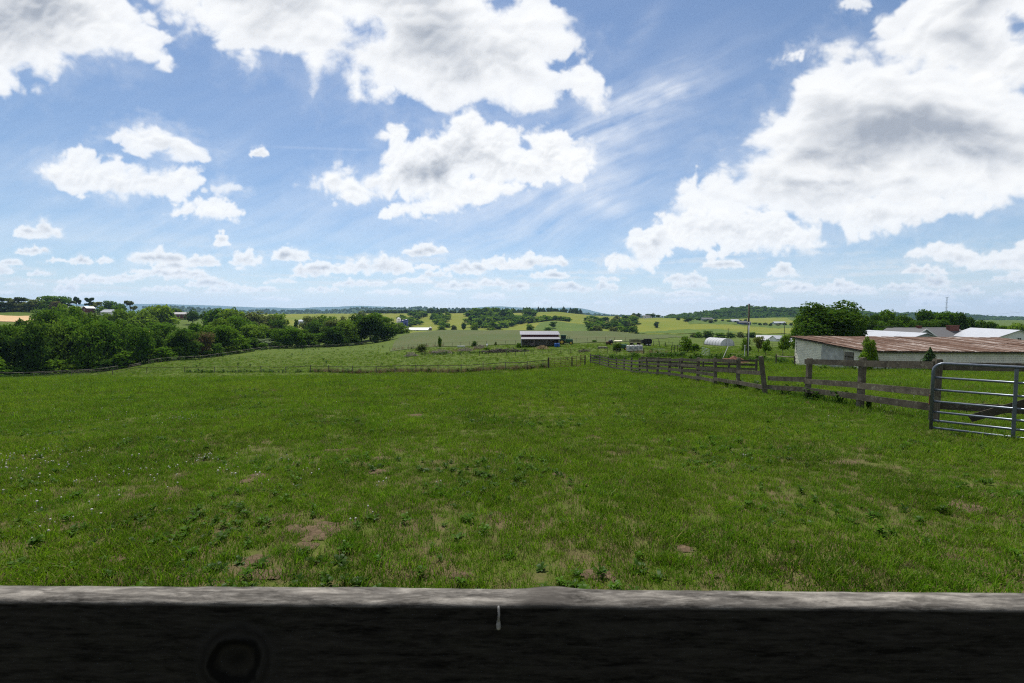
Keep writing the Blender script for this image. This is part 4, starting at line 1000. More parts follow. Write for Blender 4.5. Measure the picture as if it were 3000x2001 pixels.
def gate():
    a = atp(2727, 1254, 8.6); zb = a.z; d = Vector((.74, -.67, 0)).normalized(); L, Hh, rc = 3.66, 1.245, .15
    a = Vector((a.x, a.y, 0))
    t = thing('steel_gate', 'grey tubular steel farm gate with a rounded corner at the right edge', 'gate', (a.x, a.y, zb), math.atan2(d.y, d.x))
    r = .024
    arc = [(rc - rc * math.cos(k * math.pi / 12), 0, Hh - rc + rc * math.sin(k * math.pi / 12)) for k in range(7)]
    arc2 = [(L - rc + rc * math.sin(k * math.pi / 12), 0, Hh - rc + rc * math.cos(k * math.pi / 12)) for k in range(7)]
    b = MB(); b.tube([(0, 0, -.02)] + arc + arc2 + [(L, 0, -.02)], r * 1.12, 14); b.obj('frame', M['gate_steel'], t, True)
    for f in (0.0, .112, .245, .405, .585, .772):
        b = MB(); z = .012 + f * Hh; b.tube([(r, 0, z), (L - r, 0, z)], r * .86, 12); b.obj('bar', M['gate_steel'], t, True)
    for x in (1.06, 2.3):
        b = MB(); b.box((x, .0, Hh / 2 - .01), (.048, .05, Hh - .03)); b.obj('upright', M['gate_steel'], t)
    b = MB()
    for k in range(9): b.lathe([(.008, -.016), (.013, 0), (.008, .016)], 6, (-.035 + .004 * (k % 2), .03 + .012 * k, .62 - .022 * k))
    tag(b.obj('latch_chain', M['rust'], t, True), kind='stuff')
    for z in (.25, Hh - .25):
        b = MB(); b.tube([(L + .02, 0, z), (L + .12, 0, z), (L + .12, 0, z - .09)], .013, 8); b.obj('hinge', M['galv'], t, True)
    for px in (1,):
        p = thing('gate_post', 'stout wooden post that the steel gate hangs on', 'post', (a.x + d.x * (L + .22), a.y + d.y * (L + .22), 0)); p.location.z = h(p.location.x, p.location.y)
        b = MB(); b.box((0, 0, .65), (.2, .2, 1.7)); b.obj('shaft', M['post_wood'], p); b = MB(); b.box((0, 0, 1.52), (.21, .21, .03)); b.obj('cap', M['post_wood'], p)
gate()

def line_fence(name, label, pts, hh, w, rails, mp, mr, rail_r=.03, wires=(), step=None, seed=1, sq=False, jit=.03, mw=None):
    """posts along (column, metres) points; rails are poles, wires thin"""
    t = thing(name, label, 'fence', (0, 0, 0)); rng = random.Random(seed)
    G = [gnd(*p) for p in pts]
    if step:
        Q = [G[0]]
        for a, c in zip(G, G[1:]):
            n = max(1, round((c - a).length / step))
            for k in range(1, n + 1):
                p = a.lerp(c, k / n); p.z = h(p.x, p.y); Q.append(p)
        G = Q
    me = post_mesh(hh, w, sq, mp)
    for g in G:
        o = link('post', me, t, g); o.rotation_euler = (rng.uniform(-.04, .04), rng.uniform(-.05, .05), rng.uniform(0, 3)); o.scale = (1, 1, rng.uniform(.92, 1.1))
    for z in rails:
        for a, c in zip(G, G[1:]):
            b = MB(); p = a + Vector((0, 0, z + rng.uniform(-jit, jit))); q = c + Vector((0, 0, z + rng.uniform(-jit, jit)))
            mid = p.lerp(q, .5) + Vector((0, 0, -rng.uniform(0, jit * 1.5)))
            b.tube([p, mid, q], rail_r * rng.uniform(.85, 1.15), 6); b.obj('rail', mr, t, True)
    for z in wires:
        b = MB()
        P = []
        for a, c in zip(G, G[1:]): P += [a + Vector((0, 0, z)), a.lerp(c, .5) + Vector((0, 0, z - .02))]
        b.tube(P + [G[-1] + Vector((0, 0, z))], .004, 4); b.obj('wire', mw or M['wire'], t)
    return t
grey_post = m_wood('grey_post', (.10, .09, .08), (.24, .22, .19), 'Z')
dark_post = m_wood('dark_post', (.040, .034, .028), (.10, .088, .074), 'Z')
line_fence('rail_fence', 'grey single rail fence along the foot of the left tree belt', [(-140, 88), (0, 98), (130, 106), (275, 114), (345, 117)], 1.15, .11, (1.02,), grey_post, M['grey_wood'], .055, (.45, .75), 3.6, 4)
line_fence('rail_fence', 'grey rail fence climbing past the dark middle of the tree belt', [(436, 121), (540, 130), (640, 145), (765, 165), (860, 180), (1000, 197), (1135, 212)], 1.25, .12, (1.1,), grey_post, M['grey_wood'], .055, (.4, .75), 3.7, 5)
line_fence('broken_rails', 'two loose rails left lying in the gap of the tree belt fence', [(378, 118), (413, 120)], .9, .12, (.75, .4), grey_post, M['grey_wood'], .06, (), None, 6)
line_fence('wire_fence', 'wire fence with a dark top rail crossing the pasture in the middle', [(100, 96), (210, 96), (330, 95), (430, 94), (541, 91), (628, 90), (698, 88), (765, 86), (838, 82), (910, 79), (963, 76), (1033, 74), (1102, 72), (1157, 71), (1219, 70), (1283, 69), (1351, 68), (1415, 67), (1481, 66), (1544, 65), (1606, 64)], 1.22, .13, (1.1,), grey_post, dark_post, .048, (.2, .4, .6, .8), None, 7)
line_fence('wire_fence', 'low wire fence on dark posts across the farm yard', [(1192, 101)] + [(1218 + 26.6 * k, 100 - .6 * k) for k in range(19)] + [(1752, 86), (1779, 85), (1806, 84), (1857, 82), (1885, 81), (1911, 80)], 1.0, .10, (.93,), dark_post, dark_post, .018, (.3, .6), None, 9)
line_fence('wire_fence', 'thin wire fence along the near edge of the crop field', [(1142, 136), (1250, 137), (1350, 137), (1450, 137), (1540, 138)], 1.2, .10, (1.1,), dark_post, dark_post, .016, (.5, .8), 2.9, 10)
line_fence('wire_fence', 'thin wire fence behind the tractor and farm trailers', [(1655, 138), (1720, 140), (1800, 141), (1900, 140), (1990, 138), (2060, 136)], 1.3, .11, (1.2,), dark_post, dark_post, .018, (.5, .85), 3.0, 11)
line_fence('pen_fence', 'dark post fence of the small pen left of the greenhouse', [(1967, 84), (2000, 92), (2030, 104), (1950, 112), (1915, 116)], 1.35, .12, (1.25, .7), dark_post, dark_post, .022, (), 2.4, 12)
line_fence('rail_fence', 'single board rail beside the block shed corner', [(2274, 57), (2328, 54)], 1.25, .16, (1.1,), M['post_wood'], M['grey_wood'], .07, (), None, 13)
line_fence('garden_fence', 'dark fence at the back of the lawn behind the fruit trees', [(2150, 128), (2230, 124), (2330, 118)], 1.2, .1, (1.05, .6), dark_post, dark_post, .03, (), 2.6, 14)
def panel_gate(name, label, p0, p1, hh, bars, m, r=.022, ups=3, mesh=False):
    a, c = gnd(*p0), gnd(*p1); d = c - a; L = Vector((d.x, d.y, 0)).length
    t = thing(name, label, 'gate', a + Vector((0, 0, .12)), math.atan2(d.y, d.x)); sl = d.z / L
    b = MB(); b.tube([(0, 0, 0), (0, 0, hh), (L, 0, hh + sl * L), (L, 0, sl * L), (0, 0, 0)], r, 6); b.obj('frame', m, t)
    for k in range(bars):
        b = MB(); z = hh * (k + 1) / (bars + 1); b.tube([(0, 0, z), (L, 0, z + sl * L)], r * .8, 6); b.obj('bar', m, t)
    for k in range(ups):
        b = MB(); x = L * (k + 1) / (ups + 1); b.tube([(x, 0, sl * x), (x, 0, hh + sl * x + (.18 if k % 2 else 0))], r * .9, 6); b.obj('upright', m, t)
panel_gate('cattle_gate', 'rusty cattle gate closing the corral in the middle', (1609, 63.5), (1674, 63), 1.25, 4, M['rust'], .028, 3)
panel_gate('cattle_gate', 'second rusty cattle gate, right of the corral post', (1677, 63), (1712, 62.5), 1.3, 4, M['rust'], .028, 2)
panel_gate('field_gate', 'small pale tubular gate below the overgrown pen', (1914, 80), (1946, 80), .95, 3, M['galv'], .02, 1)
panel_gate('field_gate', 'slanted galvanized gate in the weeds left of the utility pole', (2056, 78), (2078, 70), 1.15, 4, M['galv'], .022, 1)
for px, Y in ((1607, 63.7), (1675.5, 63), (1714, 62.4)):
    g = gnd(px, Y); t = thing('gate_post', {1607: 'dark wooden post at the left end of the rusty gates', 1675.5: 'dark wooden post between the two rusty gates', 1714: 'dark wooden post right of the rusty gates'}[px], 'post', g, 0, 'posts of the rusty corral gates')
    o = link('shaft', post_mesh(1.5, .17, False, dark_post), t); b = MB(); b.tube([(0, -.1, .9), (0, -.14, 1.0)], .02, 6); b.obj('hinge', M['rust'], t)
# ================================================================ farm things
def wheel(t, x, y, r, w, mr, name='wheel', hub=.5):
    b = MB(); b.lathe([(r * hub, -w / 2), (r * .86, -w / 2), (r, -w * .34), (r, w * .34), (r * .86, w / 2), (r * hub, w / 2)], 20, (x, y, r), 'Y'); o = b.obj(name, M['rubber'], t, True)
    if r > .5:
        b = MB()
        for k in range(16):
            a = 2 * math.pi * k / 16; b.box((x + (r + .012) * math.cos(a), y, r + (r + .012) * math.sin(a)), (.05, w * .9, .09), 0, 0, -a)
        tag(b.obj('tread', M['rubber'], o), kind='stuff')
    b = MB(); b.lathe([(.02, -w * .54), (r * hub * .6, -w * .51), (r * hub * 1.04, -w * .53), (r * hub * 1.04, w * .53), (r * hub * .6, w * .51), (.02, w * .54)], 16, (x, y, r), 'Y'); b.obj('rim', mr, o, True)
def tractor():
    g = gnd(1658, 120); t = thing('tractor', 'green farm tractor with a cab and yellow wheels right of the open shed', 'tractor', g, R_(-10))
    for y in (-.85, .85): wheel(t, -1.0, y, .70, .42, M['yellow_paint'], hub=.56)
    for y in (-.72, .72): wheel(t, 1.35, y, .46, .28, M['yellow_paint'], hub=.5)
    b = MB(); b.prism([(-.36, .62), (.36, .62), (.40, 1.35), (.28, 1.52), (-.28, 1.52), (-.40, 1.35)], .0, 1.75); b.obj('hood', M['green_paint'], t)
    b = MB(); b.box((1.77, 0, 1.05), (.06, .6, .75)); b.obj('grille', M['black_metal'], t)
    b = MB(); b.box((.2, 0, .62), (2.9, .5, .36)); b.box((1.35, 0, .5), (.16, 1.3, .16)); b.box((-1.0, 0, .7), (.3, 1.5, .3)); b.obj('chassis', M['black_metal'], t)
    b = MB(); b.box((-.75, 0, 1.0), (1.3, 1.3, .5)); b.obj('platform', M['green_paint'], t)
    cab = MB()
    for x, y in ((-1.25, -.62), (-1.25, .62), (-.05, -.62), (-.05, .62)): cab.box((x, y, 1.75), (.08, .08, 1.3))
    c = cab.obj('cab', M['green_paint'], t)
    b = MB(); b.box((-.65, 0, 2.45), (1.5, 1.5, .16)); b.box((-.65, 0, 2.55), (1.2, 1.2, .06)); b.obj('cab_roof', M['green_paint'], c)
    for q, s_ in (((-.65, -.62, 1.85), (1.12, .02, 1.0)), ((-.65, .62, 1.85), (1.12, .02, 1.0)), ((-.05, 0, 1.85), (.02, 1.16, 1.0)), ((-1.25, 0, 1.85), (.02, 1.16, 1.0))):
        b = MB(); b.box(q, s_); b.obj('cab_window', M['glass'], c)
    for y in (-.85, .85):
        b = MB(); b.tube([(-1.0 + .80 * math.cos(a), y, .70 + .80 * math.sin(a)) for a in np.linspace(.3, 2.6, 9)], .17, 6); b.obj('fender', M['green_paint'], t, True)
    b = MB(); b.tube([(.5, -.2, 1.5), (.5, -.2, 2.35)], .05, 8); b.obj('exhaust', M['black_metal'], t); b = MB(); b.tube([(.85, .2, 1.5), (.85, .2, 2.1)], .06, 8); b.obj('air_intake', M['black_metal'], t)
    for y in (-.22, .22):
        b = MB(); b.lathe([(.02, -.03), (.1, -.03), (.1, .03), (.02, .03)], 12, (1.82, y, 1.25), 'X'); b.obj('headlight', M['white_paint'], t)
tractor()
def old_tractor():
    g = gnd(1818, 93); t = thing('tractor', 'old green tractor with a cream sun canopy behind a bush', 'tractor', g, R_(-6))
    for y in (-.7, .7): wheel(t, -.8, y, .62, .34, M['yellow_paint'])
    for y in (-.55, .55): wheel(t, 1.0, y, .36, .2, M['yellow_paint'])
    b = MB(); b.prism([(-.28, .6), (.28, .6), (.30, 1.1), (.2, 1.25), (-.2, 1.25), (-.3, 1.1)], .0, 1.3); b.obj('hood', M['green_paint'], t)
    b = MB(); b.box((.1, 0, .55), (2.3, .4, .3)); b.box((1.0, 0, .42), (.12, 1.0, .12)); b.obj('chassis', M['green_paint'], t)
    b = MB(); b.box((-.75, 0, .95), (.5, .5, .12)); b.box((-.98, 0, 1.2), (.1, .5, .4)); b.obj('seat', M['yellow_paint'], t)
    b = MB(); b.tube([(.0, 0, 1.2), (-.28, 0, 1.42)], .02, 6); b.lathe([(.18, -.015), (.2, 0), (.18, .015)], 14, (-.3, 0, 1.45)); b.obj('steering_wheel', M['black_metal'], t)
    for x, y in ((-1.0, -.5), (-1.0, .5), (-.1, -.5), (-.1, .5)):
        b = MB(); b.tube([(x, y, .8), (x, y, 1.9)], .025, 6); b.obj('canopy_post', M['black_metal'], t)
    b = MB(); b.prism([(-.75, 1.88), (.75, 1.88), (.7, 1.98), (0, 2.04), (-.7, 1.98)], -1.3, .25); b.obj('canopy', m_plain('cream', (.62, .58, .44), .7, var=.1), t)
old_tractor()
def tote(px, Y, label):
    g = gnd(px, Y); t = thing('water_tote', label, 'tank', g, R_(-3), 'caged water totes in the farm yard')
    b = MB(); v = [(-.47, .0), (.47, 0)]
    b.box((0, 0, .72), (.92, .92, 1.02)); b.box((0, 0, .72), (.80, .96, .9)); b.box((0, 0, .72), (.96, .80, .9)); b.obj('tank', M['white_paint'], t)
    b = MB(); b.lathe([(.02, 1.22), (.14, 1.22), (.14, 1.28), (.02, 1.28)], 14); b.obj('lid', M['black_metal'], t)
    c = MB()
    for z in (.26, .5, .74, .98, 1.2):
        c.tube([(-.51, -.51, z), (.51, -.51, z), (.51, .51, z), (-.51, .51, z), (-.51, -.51, z)], .011, 5)
    for k in range(5):
        q = -.51 + 1.02 * k / 4
        for p in ((q, -.51), (q, .51), (-.51, q), (.51, q)): c.tube([(p[0], p[1], .16), (p[0], p[1], 1.24)], .011, 5)
    c.obj('cage', M['galv'], t)
    b = MB()
    for y in (-.42, 0, .42): b.box((0, y, .06), (1.04, .12, .12))
    for x in (-.45, 0, .45): b.box((x, 0, .14), (.12, 1.04, .03))
    b.obj('pallet', M['grey_wood'], t)
    b = MB(); b.box((.12, -.535, .72), (.42, .012, .4)); b.obj('label_plate', m_plain('plate_grey', (.20, .22, .25), .6), t)
for px, lb in ((1843.5, 'leftmost of the three white caged water totes'), (1858.5, 'middle one of the three white caged water totes'), (1873.5, 'rightmost of the three white caged water totes')): tote(px, 88, lb)
def trailer():
    g = gnd(1893, 118); t = thing('dump_trailer', 'black high sided dump trailer parked before the crop field', 'trailer', g, R_(4))
    b = MB(); L, W, z0, z1 = 2.5, 1.5, .62, 1.55
    b.box((0, 0, z0), (L, W, .08))
    for y in (-W / 2, W / 2): b.box((0, y, (z0 + z1) / 2), (L, .06, z1 - z0))
    for x in (-L / 2, L / 2): b.box((x, 0, (z0 + z1) / 2), (.06, W, z1 - z0))
    b.obj('box', M['black_metal'], t)
    for k in range(6):
        b = MB(); b.box((-L / 2 + .2 + k * (L - .4) / 5, -W / 2 - .05, (z0 + z1) / 2), (.07, .05, z1 - z0)); b.obj('rib', M['black_metal'], t)
    b = MB(); b.box((.3, 0, z1 + .12), (1.6, 1.2, .3)); b.obj('tarp', M['rubber'], t)
    for x in (-.05, .7):
        for y in (-.72, .72): wheel(t, x, y, .34, .2, M['white_paint'])
    b = MB(); b.bar((-L / 2, .3, .5), (-L / 2 - 1.0, 0, .48), .08, .1); b.bar((-L / 2, -.3, .5), (-L / 2 - 1.0, 0, .48), .08, .1); b.obj('drawbar', M['black_metal'], t)
trailer()
def wagon():
    g = gnd(1861, 117); t = thing('hay_wagon', 'dark stake sided hay wagon left of the black dump trailer', 'wagon', g, R_(2))
    b = MB(); b.box((0, 0, .72), (2.7, 1.5, .12)); b.obj('bed', M['weather_wood'], t)
    for k in range(9):
        x = -1.3 + 2.6 * k / 8
        for y in (-.72, .72):
            b = MB(); b.box((x, y, 1.15), (.06, .05, .8)); b.obj('stake', M['weather_wood'], t)
    for z in (1.0, 1.25, 1.48):
        for y in (-.76, .76):
            b = MB(); b.box((0, y, z), (2.7, .03, .1)); b.obj('slat', M['weather_wood'], t)
    for x in (-.9, .9):
        for y in (-.65, .65): wheel(t, x, y, .33, .17, M['rust'])
    b = MB(); b.bar((-1.3, 0, .5), (-2.2, 0, .35), .07, .07); b.obj('drawbar', M['rust'], t)
wagon()
def implement():
    g = gnd(1786, 117); t = thing('hay_baler', 'dark farm machine with a drum on wheels right of the crop fence bush', 'machine', g, R_(10))
    b = MB(); b.lathe([(.02, -.5), (.48, -.5), (.55, -.3), (.55, .3), (.48, .5), (.02, .5)], 18, (.25, 0, .85), 'Y'); b.obj('drum', M['black_metal'], t, True)
    b = MB(); b.box((-.1, 0, .5), (2.0, .9, .12)); b.bar((-.9, 0, .5), (-1.7, 0, .45), .08, .08); b.obj('frame', M['black_metal'], t)
    b = MB(); b.box((-.55, 0, .72), (.7, .8, .35)); b.obj('housing', M['rust'], t)
    for y in (-.6, .6): wheel(t, .2, y, .32, .18, M['yellow_paint']); 
    wheel(t, -.85, -.4, .26, .14, M['rust'])
implement()
def lumber():
    g = gnd(1765, 98); t = thing('lumber_stack', 'low stack of grey boards on blocks in the farm yard', 'lumber stack', g, R_(8)); rng = random.Random(4)
    for k in range(5):
        for j in range(3):
            b = MB(); b.box((rng.uniform(-.2, .2), -.4 + .2 * k, .24 + .075 * j), (1.9, .17, .06), rng.uniform(-.04, .04)); b.obj('board', M['grey_wood'], t)
    for x in (-.6, .6):
        b = MB(); b.box((x, 0, .1), (.15, 1.0, .2)); b.obj('block', M['concrete'], t)
lumber()
def barrel(px, Y, label, dx):
    g = gnd(px, Y); t = thing('blue_barrel', label, 'barrel', g + Vector((dx, 0, 0)), 0, 'blue barrels at the shed corner')
    b = MB(); b.lathe([(.02, 0), (.27, 0), (.30, .06), (.31, .32), (.325, .34), (.31, .36), (.31, .62), (.325, .64), (.31, .66), (.30, .88), (.27, .93), (.02, .93)], 20); b.obj('drum', M['blue_plastic'], t, True)
    for a in (.12, -.12):
        b = MB(); b.lathe([(.01, .93), (.035, .93), (.035, .96), (.01, .96)], 10, (a, 0, 0)); b.obj('bung', M['blue_plastic'], t)
barrel(1628, 107, 'left one of the two blue barrels at the shed corner', 0); barrel(1636, 107.2, 'right one of the two blue barrels at the shed corner', 0)
def trough(px, Y, L, label, rz=0):
    g = gnd(px, Y); t = thing('water_trough', label, 'trough', g, R_(rz))
    b = MB(); o = [(-.35, .5), (-.28, .06), (.28, .06), (.35, .5), (.30, .5), (.24, .12), (-.24, .12), (-.30, .5)]
    b.prism(o, -L / 2, L / 2); b.obj('basin', M['white_paint'], t)
    for x in (-L / 2, L / 2):
        b = MB(); b.prism([(-.35, .5), (-.28, .06), (.28, .06), (.35, .5)], x - .02, x + .02); b.obj('end_wall', M['white_paint'], t)
    for x in (-L * .35, L * .35):
        b = MB(); b.box((x, 0, .03), (.12, .6, .06)); b.obj('foot', M['concrete'], t)
trough(1351, 124, 2.0, 'long white water trough in front of the crop field')
def white_tank():
    g = gnd(1570.5, 111); t = thing('mower', 'pale garden machine parked inside the open shed', 'machine', g + Vector((-.8, 1.2, 0)), R_(20))
    b = MB(); b.box((0, 0, .55), (.9, .55, .35)); b.box((.3, 0, .8), (.35, .5, .2)); b.obj('body', m_plain('pale_pink', (.48, .38, .38), .6), t)
    for x, y in ((-.35, -.35), (-.35, .35), (.38, -.35), (.38, .35)): wheel(t, x, y, .22, .14, M['white_paint'])
    b = MB(); b.box((-.2, 0, .85), (.35, .4, .08)); b.box((-.38, 0, 1.0), (.08, .4, .35)); b.obj('seat', M['black_metal'], t)
white_tank()
def jug():
    g = gnd(1427, 118); t = thing('white_jug', 'white plastic jug standing in the brush piles', 'jug', g)
    b = MB(); b.lathe([(.02, 0), (.24, 0), (.25, .5), (.18, .68), (.07, .74), (.07, .84), (.02, .84)], 14); b.obj('body', M['white_paint'], t, True); b = MB(); b.lathe([(.02, .84), (.09, .84), (.09, .9), (.02, .9)], 10); b.obj('cap', M['blue_plastic'], t)
jug()
def pole(px, base_py, top_py, Y, label, conduit=True, r=.17, cross=False):
    a = gnd(px, Y); tp = atp(px, top_py, Y); H_ = tp.z - a.z
    t = thing('utility_pole', label, 'pole', a, 0, 'utility poles')
    b = MB(); b.tube([(0, 0, -.5), (0, 0, H_ * .5), (0, 0, H_)], r, 12, r * .72); b.obj('shaft', dark_post, t, True)
    if conduit:
        b = MB(); b.tube([(-.02, -r - .04, 0), (-.02, -r - .03, H_ * .66)], .075, 10); b.obj('conduit', m_plain('pvc_grey', (.40, .41, .43), .5, var=.12), t, True)
        b = MB(); b.box((0, -r - .03, H_ * .62), (.24, .12, .4)); b.obj('meter_box', M['black_metal'], t)
        b = MB(); b.tube([(0, -.1, H_ - .25), (.18, -.1, H_ - .15), (.2, -.1, H_ - .35)], .03, 8); b.obj('weather_head', M['galv'], t)
    if cross:
        b = MB(); b.box((0, -.12, H_ - .4), (1.6, .1, .12)); b.obj('crossarm', dark_post, t)
        for x in (-.7, 0, .7):
            b = MB(); b.lathe([(.02, H_ - .34), (.06, H_ - .32), (.06, H_ - .2), (.02, H_ - .18)], 8, (x, -.12, 0)); b.obj('insulator', M['glass'], t)
    return t, Vector((a.x, a.y, tp.z))
_, top1 = pole(2190.5, 1040, 890, 75, 'tall utility pole with a pale conduit on the right lawn')
_, top2 = pole(2297, 990, 943, 190, 'thin far utility pole right of the fruit trees', False, .14, True)
pole(2133, 975, 962, 260, 'tiny far utility pole behind the greenhouse', False, .15, True)
def wire(name, a, c, sag, label, r=.012):
    b = MB(); n = 24
    P = [a.lerp(c, k / n) - Vector((0, 0, sag * 4 * (k / n) * (1 - k / n))) for k in range(n + 1)]
    b.tube(P, r, 5); o = b.obj(name, M['black_metal']); tag(o, label, 'cable')
wire('power_line', top1 + Vector((0, 0, -.2)), atp(2750, 962, 105), 1.0, 'power line sagging from the pole top towards the grey house', .016)
wire('power_line', top2 + Vector((0, 0, -.4)), atp(3100, 905, 160), 1.2, 'far power line passing behind the big round tree', .014)
wire('guy_wire', top1 + Vector((0, 0, -.6)), gnd(2165, 90), .0, 'thin guy wire slanting down from the utility pole', .008)
wire('power_line', atp(2330, 951, 62), atp(2560, 972.5, 66), .15, 'pale power line across the big round tree', .011)
def stake(a, c, r, label):
    t = thing('white_stake', label, 'stake', a); v = c - a
    b = MB(); b.tube([(0, 0, 0), tuple(v)], r, 8); b.obj('rod', M['white_paint'], t); b = MB(); b.lathe([(.01, 0), (r * 1.5, 0), (r * 1.4, .06), (.01, .09)], 8, tuple(v)); b.obj('cap', M['white_paint'], t)
a = gnd(2116, 64); stake(a, atp(2133, 1015, 64), .045, 'white pipe leaning in the weeds left of the utility pole')
a = gnd(2181, 70); stake(a, atp(2182.5, 1013, 70), .05, 'upright white pipe beside the foot of the utility pole')
def mast():
    a = atp(2769, 915, 260); tp = atp(2770, 870.5, 260); b0 = gnd(2769, 260)
    t = thing('radio_mast', 'thin lattice radio mast above the trees on the right', 'mast', b0); H_ = tp.z - b0.z
    for k in range(3):
        q = 2 * math.pi * k / 3; b = MB(); b.tube([(.28 * math.cos(q), .28 * math.sin(q), 0), (.28 * math.cos(q), .28 * math.sin(q), H_)], .045, 5); b.obj('leg', M['galv'], t)
    b = MB()
    for i in range(int(H_ / .8)):
        for k in range(3):
            q, q2 = 2 * math.pi * k / 3, 2 * math.pi * (k + 1) / 3; z = i * .8
            b.tube([(.28 * math.cos(q), .28 * math.sin(q), z), (.28 * math.cos(q2), .28 * math.sin(q2), z + .8)], .02, 4)
    tag(b.obj('lattice', M['galv'], t), kind='stuff')
    for z in (H_ - .3, H_ - 3.2, H_ - 6):
        b = MB(); b.tube([(-.9, 0, z), (.9, 0, z)], .06, 5); b.obj('antenna_arm', M['galv'], t)
mast()
def mound(px, Y, r, hh, label, m, name='soil_mound', cat='soil mound', seed=1):
    g = gnd(px, Y); n, k = 40, 14; V = []; 
    for i in range(k + 1):
        q = i / k
        for j in range(n):
            a = 2 * math.pi * j / n; rr = r * q * (1 + .15 * math.sin(3 * a + seed) + .06 * math.sin(7 * a))
            x, y = rr * math.cos(a), rr * math.sin(a) * .8
            z = hh * (1 - q) ** .9 * (1 + .3 * math.sin(5 * x + seed) * math.sin(4 * y)) + (h(g.x + x, g.y + y) - g.z) - .05 * q
            V.append((x, y, z))
    i = np.arange(k)[:, None] * n + np.arange(n)[None]; j = np.arange(k)[:, None] * n + (np.arange(n)[None] + 1) % n
    Fq = np.stack([i, i + n, j + n, j], -1).reshape(-1, 4)
    o = link(name, np_mesh(name, V, Fq, m, True), None, g); tag(o, label, cat)
mound(2150, 58, 2.2, .85, 'red brown soil heap behind the right fence', M['red_soil'])
def brush(px, Y, L, W_, hh, n, label, m, seed, name='brush_pile', tw=(.02, .05), weeds=0):
    """a heap of cut limbs: crooked sticks leaning on each other"""
    rng = random.Random(seed); g = gnd(px, Y); t = thing(name, label, 'brush pile', g)
    b = MB(); dome = lambda x, y: hh * max(0.1, 1 - (x / L * 2) ** 2 - (y / W_ * 2) ** 2) ** .6
    for _ in range(n):
        x, y = rng.uniform(-.5, .5) * L, rng.uniform(-.5, .5) * W_
        z = dome(x, y) * rng.uniform(.1, 1.0); l = rng.uniform(.5, 1.7); a = rng.uniform(0, math.pi); e = rng.uniform(-.35, .45)
        d = Vector((math.cos(a) * math.cos(e), math.sin(a) * math.cos(e) * .7, math.sin(e))) * l
        p = Vector((x, y, z)) - d * .5; p.z = max(p.z, .02); q = Vector((x, y, z)) + d * .5
        mid = p.lerp(q, .5) + Vector((rng.uniform(-.1, .1), rng.uniform(-.1, .1), rng.uniform(-.05, .1)))
        r = rng.uniform(*tw); b.tube([p, mid, q], r, 5, r * .5)
    tag(b.obj('limbs', m, t), kind='stuff')
    return t
stick = m_plain('stick', (.22, .19, .16), .95, var=.5, scale=3); stickd = m_plain('stick_dark', (.09, .075, .06), .95, var=.5, scale=3)
brush(1292, 106, 4.4, 2, .9, 150, 'grey brush pile on the left under the lone round bush', stick, 1)
brush(1364, 109, 3.4, 1.8, .95, 120, 'grey brush pile left of the white jug', stick, 2)
brush(1407, 113, 3.0, 1.8, 1.0, 110, 'grey brush pile right below the white jug', stick, 3)
brush(1482, 100, 10.2, 1.6, .75, 300, 'long low heap of logs and limbs before the open shed', stickd, 4, 'log_heap', (.03, .09))
brush(1207, 102, 2.6, 1.6, 1.1, 90, 'grey brush heap at the left end of the yard fence', stick, 5)
brush(1590, 103, 2.4, 1.4, .8, 110, 'straw coloured brush heap before the open shed', m_plain('pale_stick', (.30, .22, .12), .95, var=.5), 6)
brush(2012, 118, 3.6, 1.5, .7, 90, 'white and grey junk heap left of the greenhouse', m_plain('junk', (.42, .42, .42), .8, var=.5), 7)
brush(1711, 92, 2.2, .9, .6, 60, 'dark heap of old boards by the yard fence', stickd, 8)
